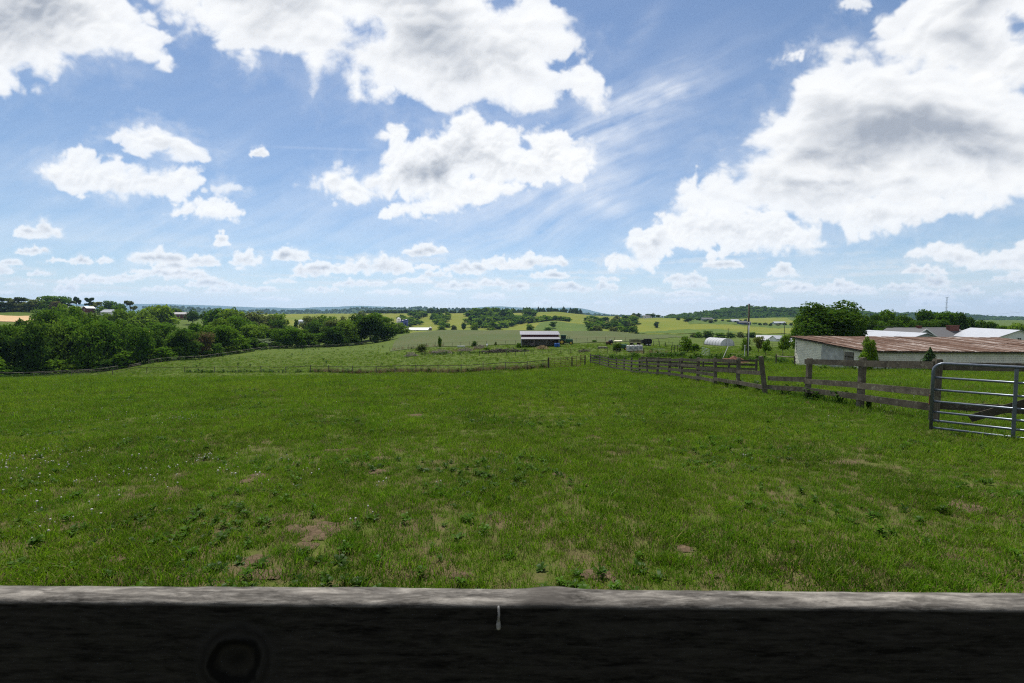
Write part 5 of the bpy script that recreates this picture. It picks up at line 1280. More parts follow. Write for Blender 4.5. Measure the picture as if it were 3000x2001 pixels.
# ================================================================ trees
def cards(P, Nn, size, rng, asp=1.5):
    """leaf clumps: small bent quads at P facing Nn"""
    n = len(P); r = rng.normal(size=(n, 3)); t = np.cross(Nn, r); t /= np.linalg.norm(t, axis=1, keepdims=True) + 1e-9
    b = np.cross(Nn, t); s = size * rng.uniform(.6, 1.35, (n, 1))
    t = t * s; b = b * s / asp; lift = Nn * s * .22
    V = np.stack([P - t - lift, P - b * .9, P + t - lift, P + b], 1).reshape(-1, 3)
    i = np.arange(n)[:, None] * 4
    return V, np.concatenate([i + [[0, 1, 2, 3]]], 1)
def crown_mesh(name, kind, n, size, seed, m):
    rng = np.random.default_rng(seed); lobes = []
    if kind == 'broad':
        for k in range(16):
            a = rng.uniform(0, 6.28); q = rng.uniform(.05, .30); z = rng.uniform(.30, .86); q *= (1.15 - abs(z - .5) * 1.0)
            lobes.append((q * math.cos(a), q * math.sin(a), z, rng.uniform(.13, .21)))
        lobes += [(0, 0, .6, .28), (.05, 0, .4, .26)]
    elif kind == 'bushy':
        for k in range(18):
            a = rng.uniform(0, 6.28); z = rng.uniform(.10, .84); q = rng.uniform(.10, .34) * (1.1 - .55 * z)
            lobes.append((q * math.cos(a), q * math.sin(a), z, rng.uniform(.12, .19)))
        lobes += [(0, 0, .3, .3), (0, .03, .58, .25)]
    elif kind == 'oval':
        for k in range(14):
            a = rng.uniform(0, 6.28); z = rng.uniform(.16, .88); q = .30 * math.sin(math.pi * min(1, z * .95)) * rng.uniform(.5, 1)
            lobes.append((q * math.cos(a), q * math.sin(a), z, rng.uniform(.11, .17)))
        lobes += [(0, 0, .45, .28), (0, 0, .68, .2)]
    elif kind == 'open':
        for k in range(11):
            a = rng.uniform(0, 6.28); q = rng.uniform(.05, .36); z = rng.uniform(.34, .9)
            lobes.append((q * math.cos(a), q * math.sin(a), z, rng.uniform(.13, .24)))
    elif kind == 'pine':
        for k in range(12):
            a = rng.uniform(0, 6.28); z = rng.uniform(.48, .94); q = rng.uniform(.05, .34) * (1.15 - .6 * (z - .48) / .46)
            lobes.append((q * math.cos(a), q * math.sin(a), z, rng.uniform(.08, .13)))
    P, Nn = [], []
    if kind == 'cone':
        z = 1 - np.sqrt(rng.uniform(0, 1, n)) * .94; tier = (z * 11) % 1
        rad = .5 * (1 - z) ** .9 * (.72 + .42 * (1 - tier)) * np.sqrt(rng.uniform(.25, 1, n)); a = rng.uniform(0, 6.28, n) + 0
        P = np.stack([rad * np.cos(a), rad * np.sin(a), z], 1); Nn = np.stack([np.cos(a) * .6, np.sin(a) * .6, .7 + 0 * a], 1) + rng.normal(size=(n, 3)) * .35
    else:
        L = np.array(lobes); w = L[:, 3] ** 2.3; w /= w.sum(); c = rng.choice(len(L), n, p=w)
        d = rng.normal(size=(n, 3)); d[:, 2] = d[:, 2] * .9 + .12; d /= np.linalg.norm(d, axis=1, keepdims=True)
        r = L[c, 3] * (rng.uniform(.25, 1.0, n) ** .45) * rng.uniform(.92, 1.12, n)
        P = L[c, :3] + d * r[:, None] * np.array([1, 1, .82]); Nn = d + rng.normal(size=(n, 3)) * .55 + np.array([0, 0, .35])
        P[:, 2] = P[:, 2] / P[:, 2].max()
        ex = max(np.abs(P[:, 0]).max(), np.abs(P[:, 1]).max()); P[:, :2] *= .5 / ex
        P[:, 2] = np.maximum(P[:, 2], .02)
    Nn = Nn / np.linalg.norm(Nn, axis=1, keepdims=True)
    V, Fq = cards(P, Nn, size, rng)
    return np_mesh(name, V, Fq, m), lobes
def trunk_mesh(lobes, seed, top=.62, r=.03):
    rng = random.Random(seed); b = MB()
    b.tube([(0, 0, -.06), (.01, 0, .12), (-.01, .01, .35), (.01, 0, top)], r, 7, r * .35)
    for (x, y, z, q) in lobes[:7]:
        z0 = max(.14, min(top - .05, z * .55)); b.tube([(0, 0, z0), (x * .45, y * .45, (z0 + z) / 2 + .02), (x * .9, y * .9, z)], r * .42, 5, r * .12)
    return b.mesh('trunk', M['bark'], True)
LIB = {}
def lib(kind, lod, v):
    key = (kind, lod, v)
    if key not in LIB:
        n, s_ = {'hi': (9000, .021), 'near': (3000, .034), 'mid': (900, .060), 'far': (300, .11)}[lod]
        sd_ = sum(map(ord, kind)) * 13 + v * 101 + len(lod)
        me, lb = crown_mesh('crown', kind, n, s_, sd_, M['leaf_mid'])
        LIB[key] = (me, trunk_mesh(lb, sd_, .9 if kind == 'cone' else .62, .02 if kind in ('cone',) else .028))
    return LIB[key]
TRNG = random.Random(77); N_TREES = [0]
KIND_NAME = {'broad': 'broadleaf_tree', 'bushy': 'bushy_tree', 'oval': 'oval_tree', 'open': 'fruit_tree', 'pine': 'pine_tree', 'cone': 'conifer_tree'}
def tree(px, Y, top_py, width_px, kind, leaf, lod, label, group=None, name=None, cat='tree', base=None, sink=0):
    g = gnd(px, Y) if base is None else base; H_ = max(.4, atp(px, top_py, Y).z - g.z + sink); w = width_px * Y / F_PX
    me, tr = lib(kind, lod if kind != 'open' else 'mid', N_TREES[0] % (4 if lod != 'hi' else 2)); N_TREES[0] += 1
    t = thing(name or KIND_NAME[kind], label, cat, (g.x, g.y, g.z - sink), TRNG.uniform(0, 6.28), group)
    t.scale = (w, w * TRNG.uniform(.85, 1.05), H_)
    c = link('crown', me, t); c.material_slots[0].link = 'OBJECT'; c.material_slots[0].material = M['leaf_' + leaf]
    link('trunk', tr, t)
    return t
def row(lst, lod, fmt, group, kinds=('bushy', 'broad', 'oval'), leaves=('mid',), start=0, **kw):
    lst = sorted(lst, key=lambda q: q[0])
    for i, q in enumerate(lst):
        px, Y, top, wd = q[:4]
        k = q[4] if len(q) > 4 else kinds[i % len(kinds)]; lf = q[5] if len(q) > 5 else leaves[(i * 7 + i // 3) % len(leaves)]
        adj = {'mid': 'mid green', 'dark': 'dark green', 'light': 'bright green', 'olive': 'olive green', 'brown': 'brownish', 'silver': 'silvery', 'pine': 'dark needled'}[lf]
        tree(px, Y, top, wd, k, lf, lod, fmt.format(o=ordinal(i), a=adj, k={'broad': 'broad', 'bushy': 'bushy', 'oval': 'oval', 'open': 'open', 'pine': 'flat topped', 'cone': 'pointed'}[k]), group, **kw)
def fenceY(px): return float(np.interp(px, [-140, 0, 275, 420, 540, 640, 765, 860, 1000, 1140], [88, 98, 114, 119, 130, 145, 165, 180, 197, 212]))
under = [(-95 + 41 * k + TRNG.uniform(-10, 10), 0, 0, 0) for k in range(31)]
def shrub_row():
    lst = []
    for (px, *_r) in under:
        Y = fenceY(px) + TRNG.uniform(3.5, 6.5); g = gnd(px, Y); hh = TRNG.uniform(2.2, 4.6)
        gpy = 1000.5 - F_PX * math.tan(math.atan2(g.z - CAM_Z + hh, Y) + PITCH); lst.append((px, Y, gpy, TRNG.uniform(4.5, 7.5) * F_PX / Y))
    row(lst, 'mid', '{a} low shrub, {o} from the left in the thicket along the belt fence', 'thicket shrubs along the left belt fence', kinds=('bushy',), leaves=('mid', 'dark', 'mid', 'light'), name='shrub', cat='shrub')
shrub_row()
# left belt: front row along the fence
front = [(-70, 945, 130), (-15, 942, 125), (45, 948, 110), (95, 936, 120), (150, 938, 120), (205, 925, 135), (262, 940, 115), (312, 938, 120), (362, 962, 95), (412, 958, 95), (455, 966, 90), (500, 978, 95, 'broad', 'mid'), (548, 962, 100, 'oval', 'dark'), (592, 972, 95, 'bushy', 'brown'), (640, 950, 110), (690, 962, 90), (735, 988, 75, 'bushy', 'dark'), (770, 992, 90, 'bushy', 'silver'), (842, 958, 105, 'broad', 'mid'), (895, 962, 95), (935, 975, 85), (975, 955, 100), (1020, 935, 105), (1060, 925, 110, 'broad', 'dark'), (1100, 922, 105, 'broad', 'dark'), (1135, 945, 80, 'bushy', 'dark')]
row([(q[0], fenceY(q[0]) + 7 + (i % 3) * 3, q[1], q[2], *q[3:]) for i, q in enumerate(front)], 'near', '{a} {k} tree, {o} from the left in the left belt front row', 'front row of the left tree belt', kinds=('bushy', 'bushy', 'broad'), leaves=('mid', 'dark', 'mid', 'mid', 'dark', 'light'))
second = [(-40, 935, 120), (20, 950, 90), (75, 932, 80), (120, 928, 100), (165, 908, 120), (212, 898, 130), (262, 914, 110), (300, 925, 110), (345, 935, 100), (395, 945, 80), (430, 975, 80), (480, 942, 100), (530, 958, 90), (585, 945, 95), (640, 930, 110), (700, 925, 110), (745, 950, 100), (812, 965, 80), (870, 968, 70), (925, 942, 85), (985, 935, 90, 'broad', 'olive'), (1040, 918, 110), (1085, 915, 100), (1125, 925, 80)]
row([(q[0], fenceY(q[0]) + 26 + (i % 4) * 7, *q[1:]) for i, q in enumerate(second)], 'near', '{a} {k} tree, {o} from the left in the left belt second row', 'second row of the left tree belt', leaves=('mid', 'mid', 'light', 'mid', 'dark'))
third = [(158, 230, 896, 85), (200, 240, 890, 80), (240, 235, 900, 80), (345, 250, 905, 80), (385, 300, 908, 75, 'broad', 'light'), (425, 290, 905, 80, 'broad', 'light'), (460, 320, 892, 95, 'broad', 'light'), (490, 330, 895, 75, 'broad', 'light'), (400, 240, 930, 70, 'bushy', 'light'), (300, 300, 915, 60), (120, 300, 905, 60), (640, 300, 902, 95, 'broad', 'mid'), (675, 300, 905, 90, 'broad', 'light'), (612, 310, 908, 60, 'bushy', 'dark'), (695, 320, 898, 42, 'broad', 'mid'), (565, 420, 903, 44, 'broad', 'dark'), (520, 520, 903, 44), (735, 310, 912, 75, 'broad', 'olive'), (770, 320, 910, 80, 'broad', 'olive'), (800, 330, 920, 60), (825, 330, 918, 50), (720, 260, 935, 80, 'bushy', 'mid'), (765, 260, 948, 60, 'bushy', 'light'), (815, 270, 935, 55, 'broad', 'dark'), (795, 265, 955, 60, 'bushy', 'brown'), (910, 290, 925, 60, 'broad', 'olive'), (940, 290, 922, 60, 'broad', 'mid'), (965, 290, 925, 55, 'broad', 'light'), (868, 350, 935, 18, 'oval', 'dark'), (850, 345, 952, 50, 'bushy', 'light'), (1062, 330, 911, 40, 'oval', 'silver'), (1165, 300, 945, 60, 'bushy', 'light'), (1185, 320, 955, 50, 'bushy', 'light'), (1005, 280, 925, 55, 'broad', 'olive')]
row(third, 'mid', '{a} {k} tree, {o} from the left among sunlit trees behind the belt', 'sunlit trees behind the left belt', leaves=('light', 'mid'))
hill = [(-60, 430, 872, 60, 'pine', 'pine'), (-20, 430, 870, 60, 'pine', 'olive'), (14, 428, 871, 60, 'pine', 'pine'), (45, 430, 874, 55, 'bushy', 'olive'), (70, 432, 871, 50, 'pine', 'pine'), (95, 428, 876, 50, 'bushy', 'olive'), (118, 430, 878, 50, 'bushy', 'light'), (150, 440, 866, 60, 'broad', 'mid'), (180, 445, 867, 55, 'broad', 'mid'), (165, 430, 882, 40, 'bushy', 'brown'), (205, 450, 878, 45, 'pine', 'olive'), (226, 470, 869, 26, 'pine', 'pine'), (262, 470, 872, 30, 'pine', 'pine'), (285, 460, 884, 40, 'pine', 'olive'), (320, 460, 881, 40, 'broad', 'mid'), (355, 470, 888, 36, 'broad', 'mid'), (383, 480, 881, 36, 'pine', 'olive'), (345, 440, 895, 40, 'bushy', 'mid'), (-100, 430, 874, 60, 'pine', 'pine'), (130, 426, 890, 40, 'bushy', 'dark'), (300, 440, 898, 40, 'bushy', 'light'), (2, 426, 884, 50, 'bushy', 'olive'), (32, 426, 888, 50, 'bushy', 'pine'), (62, 427, 886, 44, 'bushy', 'olive'), (86, 426, 890, 44, 'bushy', 'pine')]
row(hill, 'mid', '{a} {k} tree, {o} from the left on the left hilltop', 'trees on the left hilltop')
# hedges and copses on the hay hills
R2 = random.Random(12)
def copse(n, box, Yf, hpx, wpx, fmt, group, kinds, leaves, lod='far', keep=None):
    lst = []
    while len(lst) < n:
        px, by = R2.uniform(box[0], box[2]), R2.uniform(box[1], box[3])
        if keep and not keep(px, by): continue
        lst.append((px, by))
    out = []
    for px, by in lst:
        Y = Yf(by, px); g = gnd(px, Y); hh = R2.uniform(*hpx)
        gpy = 1000.5 - F_PX * math.tan(math.atan2(g.z - CAM_Z, Y) + PITCH)
        out.append((px, Y, gpy - hh, R2.uniform(*wpx), R2.choice(kinds), R2.choice(leaves)))
    row(out, lod, fmt, group)
hillY = lambda by, px: float(np.interp(by, [919, 935, 950, 962, 975], [1040, 900, 770, 660, 560]))
copse(34, (1172, 930, 1256, 964), hillY, (11, 18), (20, 32), '{a} {k} tree, {o} from the left in the copse above the silos', 'copse above the blue silos', ('broad', 'bushy'), ('mid', 'dark', 'light'), keep=lambda x, y: y < 962 - (x - 1190) * .42 + 6)
copse(30, (1260, 930, 1318, 962), hillY, (11, 18), (18, 28), '{a} {k} tree, {o} from the left in the rounded silo copse', 'rounded copse right of the silos', ('broad', 'bushy'), ('mid', 'dark', 'light'), keep=lambda x, y: y < 932 + (x - 1255) * .75 and y > 928)
copse(90, (1365, 925, 1566, 964), hillY, (13, 24), (24, 42), '{a} {k} tree, {o} from the left in the large copse behind the shed', 'large copse behind the open shed', ('broad', 'bushy', 'oval'), ('mid', 'dark', 'light', 'mid'), keep=lambda x, y: y < 966 - abs(x - 1430) * .16)
copse(42, (1572, 930, 1672, 952), hillY, (11, 19), (22, 36), '{a} {k} tree, {o} from the left in the copse under the hay hill', 'copse under the round hay hill', ('broad', 'bushy'), ('mid', 'dark', 'light'), keep=lambda x, y: y > 932 + (x - 1572) * .1)
copse(64, (1718, 934, 1862, 976), lambda by, px: float(np.interp(by, [930, 950, 965, 980], [900, 700, 560, 430])), (13, 24), (24, 42), '{a} {k} tree, {o} from the left in the wood beyond the tractor', 'loose wood right of the tractor', ('broad', 'bushy', 'oval'), ('mid', 'dark', 'light', 'olive'))
copse(70, (1062, 912, 1252, 917), lambda by, px: R2.uniform(1130, 1200), (9, 13), (13, 22), '{a} {k} tree, {o} from the left in the dark skyline row', 'dark tree row along the skyline field', ('cone', 'oval'), ('pine', 'dark'))
for (xa, xb, nm) in ((1255, 1480, 'left skyline conifer row'), (1482, 1700, 'right skyline conifer row')):
    copse(56, (xa, 910, xb, 920), lambda by, px: R2.uniform(1120, 1210), (10, 19), (12, 24), '{k} tree, {o} from the left in the ' + nm, nm, ('cone', 'cone', 'oval'), ('pine', 'dark'))
sky_t = [(1857, 900, 917, 20, 'broad', 'dark'), (1870, 900, 916.5, 22, 'broad', 'dark'), (1898, 930, 919, 18, 'broad', 'dark'), (1912, 900, 916.5, 21, 'broad', 'dark'), (1928, 890, 922, 17, 'broad', 'dark')]
row(sky_t, 'mid', '{a} round tree, {o} from the left beside the skyline farm house', 'round trees beside the skyline farm house')
lone = [(1923, 640, 942, 22, 'oval', 'pine', 'dark lone tree standing in the yellow hay slope'), (2016, 760, 930, 34, 'broad', 'dark', 'dark round tree above the right hay slope'), (1988, 800, 929, 16, 'oval', 'dark', 'narrow dark tree left of the round slope tree'), (2003, 900, 928, 14, 'broad', 'mid', 'small tree between the slope trees'), (1357, 560, 944, 22, 'broad', 'dark', 'round dark tree in the hay left of the large copse'), (1330, 540, 952, 26, 'bushy', 'olive', 'pale bush left of the round dark tree'), (1390, 545, 945, 32, 'bushy', 'light', 'bright bush at the lower corner of the large copse'), (1295, 535, 952, 30, 'bushy', 'light', 'bright bush below the rounded copse'), (1440, 520, 961, 24, 'bushy', 'mid', 'low green bush at the crop field edge'), (1620, 600, 942, 26, 'broad', 'dark', 'dark tree on the hay slope above the pole shed'), (1553, 560, 950, 32, 'bushy', 'light', 'bright tree left above the pole shed'), (1605, 560, 958, 30, 'bushy', 'mid', 'shaded bush right above the pole shed')]
for px, Y, tp_, wd, k, lf, lb in lone: tree(px, Y, tp_, wd, k, lf, 'mid', lb)
strip = [(2048, 330, 972, 38), (2075, 320, 969, 40), (2110, 320, 974, 42), (2140, 320, 974, 40), (2170, 310, 972, 36), (2200, 300, 973, 34), (2030, 340, 977, 26), (2225, 300, 980, 30)]
row(strip, 'mid', '{a} bushy tree, {o} from the left in the hedge behind the greenhouse', 'hedge behind the greenhouse', kinds=('bushy',), leaves=('olive', 'mid', 'dark'))
far_r = []
for k in range(16):
    px = 2045 + 18 * k + R2.uniform(-6, 6); Y = 790 - 25 * math.sin(k * .7) + R2.uniform(-25, 35); g = gnd(px, Y)
    far_r.append((px, Y, 1000.5 - F_PX * math.tan(math.atan2(g.z - CAM_Z, Y) + PITCH) - R2.uniform(6, 11), R2.uniform(12, 20)))
row(far_r, 'far', '{a} bushy tree, {o} from the left along the far slope barns', 'trees along the far slope barns', kinds=('bushy', 'broad'), leaves=('mid', 'dark', 'olive'))
# right: round tree and the farm's wood
tree(2410, 84, 879, 222, 'broad', 'dark', 'hi', 'big dark round tree behind the left end of the rusty roof')
tree(2345, 92, 930, 70, 'bushy', 'mid', 'near', 'lighter green bushy tree at the left foot of the big round tree')
wood = [(2500, 100, 911, 62, 'oval', 'dark'), (2475, 110, 925, 60, 'broad', 'dark'), (2540, 130, 925, 50), (2600, 150, 907, 78, 'broad', 'mid'), (2570, 145, 920, 50), (2645, 150, 920, 60), (2668, 160, 930, 50), (2712, 150, 906, 72, 'broad', 'dark'), (2760, 150, 912, 66, 'broad', 'mid'), (2795, 150, 915, 60), (2830, 150, 928, 50), (2860, 155, 938, 46), (2892, 160, 942, 44), (2925, 160, 950, 40), (2975, 150, 946, 50, 'broad', 'light'), (3020, 150, 945, 50), (2740, 140, 935, 60), (2680, 140, 940, 60), (2620, 140, 938, 60), (2555, 135, 940, 60), (3080, 150, 940, 70), (2950, 170, 955, 40)]
wood = [(q[0], q[1], q[2] - 1, q[3] * 1.35, *q[4:]) for q in wood]
row(wood, 'near', '{a} {k} tree, {o} from the left in the wood behind the grey house', 'wood behind the grey house', leaves=('dark', 'mid', 'dark'))
orchard = [(2222, 92, 984, 34, 'open', 'olive', 'small tree with sparse leaves right behind the utility pole'), (2243, 82, 992, 30, 'open', 'mid', 'small fruit tree with a thin trunk on the lawn'), (2293, 80, 980, 44, 'open', 'light', 'leaning fruit tree nearest to the block shed'), (2185, 96, 990, 36, 'bushy', 'light', 'bright reddish green bush left of the utility pole'), (2010, 86, 985, 46, 'bushy', 'light', 'tall bright bush at the overgrown pen'), (2035, 90, 1006, 46, 'bushy', 'mid', 'low spreading bush right of the overgrown pen bush'), (1808, 89, 1005, 34, 'bushy', 'dark', 'dark bush in front of the old tractor'), (1288.5, 122, 985, 18, 'oval', 'mid', 'lone round bush behind the grey brush pile'), (1390, 121, 999, 22, 'bushy', 'dark', 'dark bush above the brush piles'), (1452, 128, 1001, 10, 'bushy', 'olive', 'little bush right of the white jug'), (1741, 135, 996, 18, 'bushy', 'mid', 'bush on the fence right of the tractor'), (1520, 108, 1004, 20, 'bushy', 'mid', 'low bush at the left end of the open shed'), (1235, 112, 1008, 40, 'bushy', 'olive', 'grey green scrub at the left of the brush piles'), (1425, 107, 1018, 26, 'bushy', 'mid', 'green scrub at the right end of the brush piles')]
for px, Y, tp_, wd, k, lf, lb in orchard: tree(px, Y, tp_, wd, k, lf, 'mid' if k != 'open' else 'near', lb, cat='tree' if k == 'open' else 'bush', name='fruit_tree' if k == 'open' else 'bush')
tree(2546, 43.5, 985, 46, 'oval', 'light', 'near', 'slender sapling in front of the block shed', name='sapling')
tree(2538, 43.3, 1030, 58, 'bushy', 'mid', 'near', 'leafy shoots round the foot of the sapling', name='bush', cat='bush')
tree(2722, 43.2, 1017, 92, 'cone', 'pine', 'near', 'dark evergreen shrub against the pale shed wall', name='evergreen_shrub', cat='shrub', sink=1.0)
tree(2168, 20.4, 1113, 38, 'bushy', 'dark', 'mid', 'dark thistle clump at the foot of the fence', name='thistle_clump', cat='weed')
tree(2545, 12.4, 1172, 20, 'bushy', 'dark', 'mid', 'small dark weed beside the near fence post', name='weed_clump', cat='weed')

# far woods: nobody could count these crowns
def far_wood():
    rng = np.random.default_rng(31); c = bpy.data.collections.new('far_crown_library')
    for v in range(4):
        me, _ = crown_mesh('far_crown', 'broad', 150, .15, 300 + v, M['leaf_dark' if v % 2 else 'leaf_mid']); lib_obj(c, 'far_crown', me)
    dg = bpy.context.evaluated_depsgraph_get(); k = 0
    for o, n, hgt, lb in [(q, m, z, t) for q, m, z, t in ((bpy.data.objects['wooded_hill'], 2600, 15, 'mixed wood covering the hill right of the utility pole'), (bpy.data.objects['wooded_ridge'], 2600, 17, 'far dark wood under the blue mountains'), (bpy.data.objects['wooded_ridge.001'], 2600, 17, 'far wood on the ridge behind the farm houses'))]:
        V = np.array([v.co[:] for v in o.data.vertices]); yc = V[:, 1].mean(); V = V[V[:, 1] < yc + 40]
        P = V[rng.choice(len(V), n)] + rng.normal(size=(n, 3)) * [4, 6, 0] - [0, 0, hgt * .25]
        S = rng.uniform(.7, 1.25, n) * hgt
        scatter('forest', lb, P, S, c, 50 + k, .05); k += 1
# ================================================================ grass, clover, weeds, bare soil
def m_blade(name, cols, dry=None):
    s = NT(name); p = s.pos(); rnd = s.n('ObjectInfo').outputs['Random']
    a = s.noise(p, .12, 3, .6); b_ = s.noise(p, 1.1, 4, .65); c_ = s.noise(p, 14, 3, .6)
    c = s.mix(s.ramp(a, [(.35, (0, 0, 0)), (.65, (1, 1, 1))]), cols[0], cols[1])
    c = s.mix(s.ramp(s.noise(p, .55, 3, .6), [(.36, (.7, .7, .7)), (.56, (0, 0, 0))]), c, tuple(q * .55 for q in cols[2]))
    c = s.mix(s.ramp(b_, [(.40, (0, 0, 0)), (.68, (.85, .85, .85))]), c, cols[2])
    c = s.mix(s.ramp(c_, [(.5, (0, 0, 0)), (.75, (.6, .6, .6))]), c, cols[3])
    if dry: c = s.mix(s.ramp(s.noise(p, 31, 2, .5), [(.60, (0, 0, 0)), (.66, (.9, .9, .9))]), c, dry)
    c = s.mix(1.0, c, s.ramp(rnd, [(0, (.75, .75, .75)), (1, (1.28, 1.24, 1.2))]), 'MULTIPLY')
    d = s.n('BsdfDiffuse'); s.l(c, d.inputs[0]); t = s.n('BsdfTranslucent'); s.l(c, t.inputs[0]); g = s.n('BsdfGlossy'); g.inputs[1].default_value = .45; g.inputs[0].default_value = (.5, .5, .5, 1)
    mx = s.n('MixShader'); mx.inputs[0].default_value = .50; s.l(d.outputs[0], mx.inputs[1]); s.l(t.outputs[0], mx.inputs[2])
    m2 = s.n('MixShader'); m2.inputs[0].default_value = .012; s.l(mx.outputs[0], m2.inputs[1]); s.l(g.outputs[0], m2.inputs[2]); s.l(m2.outputs[0], s.out.inputs[0]); return s.m
M['blade'] = m_blade('blade', ((.084, .182, .006), (.134, .222, .009), (.056, .142, .005), (.165, .240, .016)), (.22, .185, .07))
M['blade_dry'] = m_blade('blade_dry', ((.16, .13, .065), (.20, .16, .08), (.12, .10, .05), (.24, .20, .11)))
M['clover_leaf'] = m_blade('clover_leaf', ((.044, .112, .006), (.058, .128, .008), (.034, .090, .005), (.085, .150, .014)))
M['petal'] = m_plain('petal', (.38, .37, .33), .9, var=.2)
M['weed_leaf'] = m_blade('weed_leaf', ((.034, .085, .008), (.048, .100, .011), (.028, .070, .008), (.062, .115, .015)))
GR = np.random.default_rng(9)
def lib_obj(coll, name, me):
    o = bpy.data.objects.new(name, me); coll.objects.link(o); return o
def tuft_mesh(nb, rad, hgt, wd, m, seed, bend=.6):
    g = np.random.default_rng(seed); V = []; Fq = []
    for _ in range(nb):
        a = g.uniform(0, 6.28); r = rad * math.sqrt(g.uniform(0, 1)); x, y = r * math.cos(a), r * math.sin(a)
        hh = hgt * g.uniform(.45, 1.25); w = wd * g.uniform(.7, 1.3); d = g.uniform(0, 6.28); bd = bend * hh * g.uniform(.2, 1.2); q = g.uniform(0, 6.28)
        sx, sy = math.cos(q) * w / 2, math.sin(q) * w / 2; dx, dy = math.cos(d), math.sin(d); i = len(V)
        V += [(x - sx, y - sy, -.01), (x + sx, y + sy, -.01), (x + dx * bd * .35 + sx * .8, y + dy * bd * .35 + sy * .8, hh * .6), (x + dx * bd * .35 - sx * .8, y + dy * bd * .35 - sy * .8, hh * .6), (x + dx * bd + sx * .12, y + dy * bd + sy * .12, hh), (x + dx * bd - sx * .12, y + dy * bd - sy * .12, hh)]
        Fq += [(i, i + 1, i + 2, i + 3), (i + 3, i + 2, i + 4, i + 5)]
    return np_mesh('tuft', V, Fq, m)
def rosette(n, l, w, m, seed, rise=.35, stem=0):
    g = np.random.default_rng(seed); V = []; Fq = []
    for k in range(n):
        a = 6.28 * k / n + g.uniform(-.4, .4); L = l * g.uniform(.6, 1.2); ww = w * g.uniform(.7, 1.2); e = rise * g.uniform(.4, 1.6); z0 = stem * g.uniform(0, 1)
        c, s_ = math.cos(a), math.sin(a); i = len(V)
        for t, q, up in ((.05, .25, 0), (.45, 1, e * .8), (.8, .8, e), (1, .08, e * .75)):
            V += [(c * L * t - s_ * ww * q / 2, s_ * L * t + c * ww * q / 2, z0 + L * up + .004), (c * L * t + s_ * ww * q / 2, s_ * L * t - c * ww * q / 2, z0 + L * up + .004)]
        Fq += [(i, i + 1, i + 3, i + 2), (i + 2, i + 3, i + 5, i + 4), (i + 4, i + 5, i + 7, i + 6)]
    return np_mesh('rosette', V, Fq, m)
def flower_mesh(seed):
    g = np.random.default_rng(seed); b = MB()
    for k in range(2):
        x, y = g.uniform(-.14, .14, 2); z = g.uniform(.035, .085); r = .0072 * g.uniform(.8, 1.25)
        b.lathe([(r * .2, z - r), (r * .9, z - r * .4), (r, z + r * .2), (r * .6, z + r * .85), (r * .1, z + r)], 7, (x, y, 0))
        b.add([(x - .001, y, 0), (x + .001, y, 0), (x + .001, y, z - r), (x - .001, y, z - r)], [(0, 1, 2, 3)])
    return b.mesh('flower_heads', M['petal'])
def scatter(name, label, P, S, coll, seed, tilt=.12):
    """copies of the members of coll at P through geometry nodes: one uncountable mass"""
    n = len(P); g = np.random.default_rng(seed)
    me = bpy.data.meshes.new(name); me.vertices.add(n); me.vertices.foreach_set('co', np.asarray(P, np.float32).ravel())
    at = me.attributes.new('rot', 'FLOAT_VECTOR', 'POINT'); r = np.stack([g.normal(0, tilt, n), g.normal(0, tilt, n), g.uniform(0, 6.28, n)], 1).astype(np.float32); at.data.foreach_set('vector', r.ravel())
    at = me.attributes.new('size', 'FLOAT', 'POINT'); at.data.foreach_set('value', np.asarray(S, np.float32))
    at = me.attributes.new('pick', 'INT', 'POINT'); at.data.foreach_set('value', g.integers(0, len(coll.objects), n).astype(np.int32))
    o = link(name, me); tag(o, label, kind='stuff')
    ng = bpy.data.node_groups.new(name, 'GeometryNodeTree'); ng.interface.new_socket('Geometry', in_out='INPUT', socket_type='NodeSocketGeometry'); ng.interface.new_socket('Geometry', in_out='OUTPUT', socket_type='NodeSocketGeometry')
    N = ng.nodes; Lk = ng.links; gi = N.new('NodeGroupInput'); go = N.new('NodeGroupOutput'); ip = N.new('GeometryNodeInstanceOnPoints'); ci = N.new('GeometryNodeCollectionInfo')
    ci.inputs['Collection'].default_value = coll; ci.inputs['Separate Children'].default_value = True; ci.inputs['Reset Children'].default_value = True
    def na(nm, ty):
        q = N.new('GeometryNodeInputNamedAttribute'); q.data_type = ty; q.inputs['Name'].default_value = nm; return q.outputs['Attribute']
    e = N.new('FunctionNodeEulerToRotation'); Lk.new(na('rot', 'FLOAT_VECTOR'), e.inputs[0])
    ip.inputs['Pick Instance'].default_value = True
    Lk.new(gi.outputs[0], ip.inputs['Points']); Lk.new(ci.outputs[0], ip.inputs['Instance']); Lk.new(na('pick', 'INT'), ip.inputs['Instance Index']); Lk.new(e.outputs[0], ip.inputs['Rotation']); Lk.new(na('size', 'FLOAT'), ip.inputs['Scale']); Lk.new(ip.outputs[0], go.inputs[0])
    md = o.modifiers.new('scatter', 'NODES'); md.node_group = ng
    return o
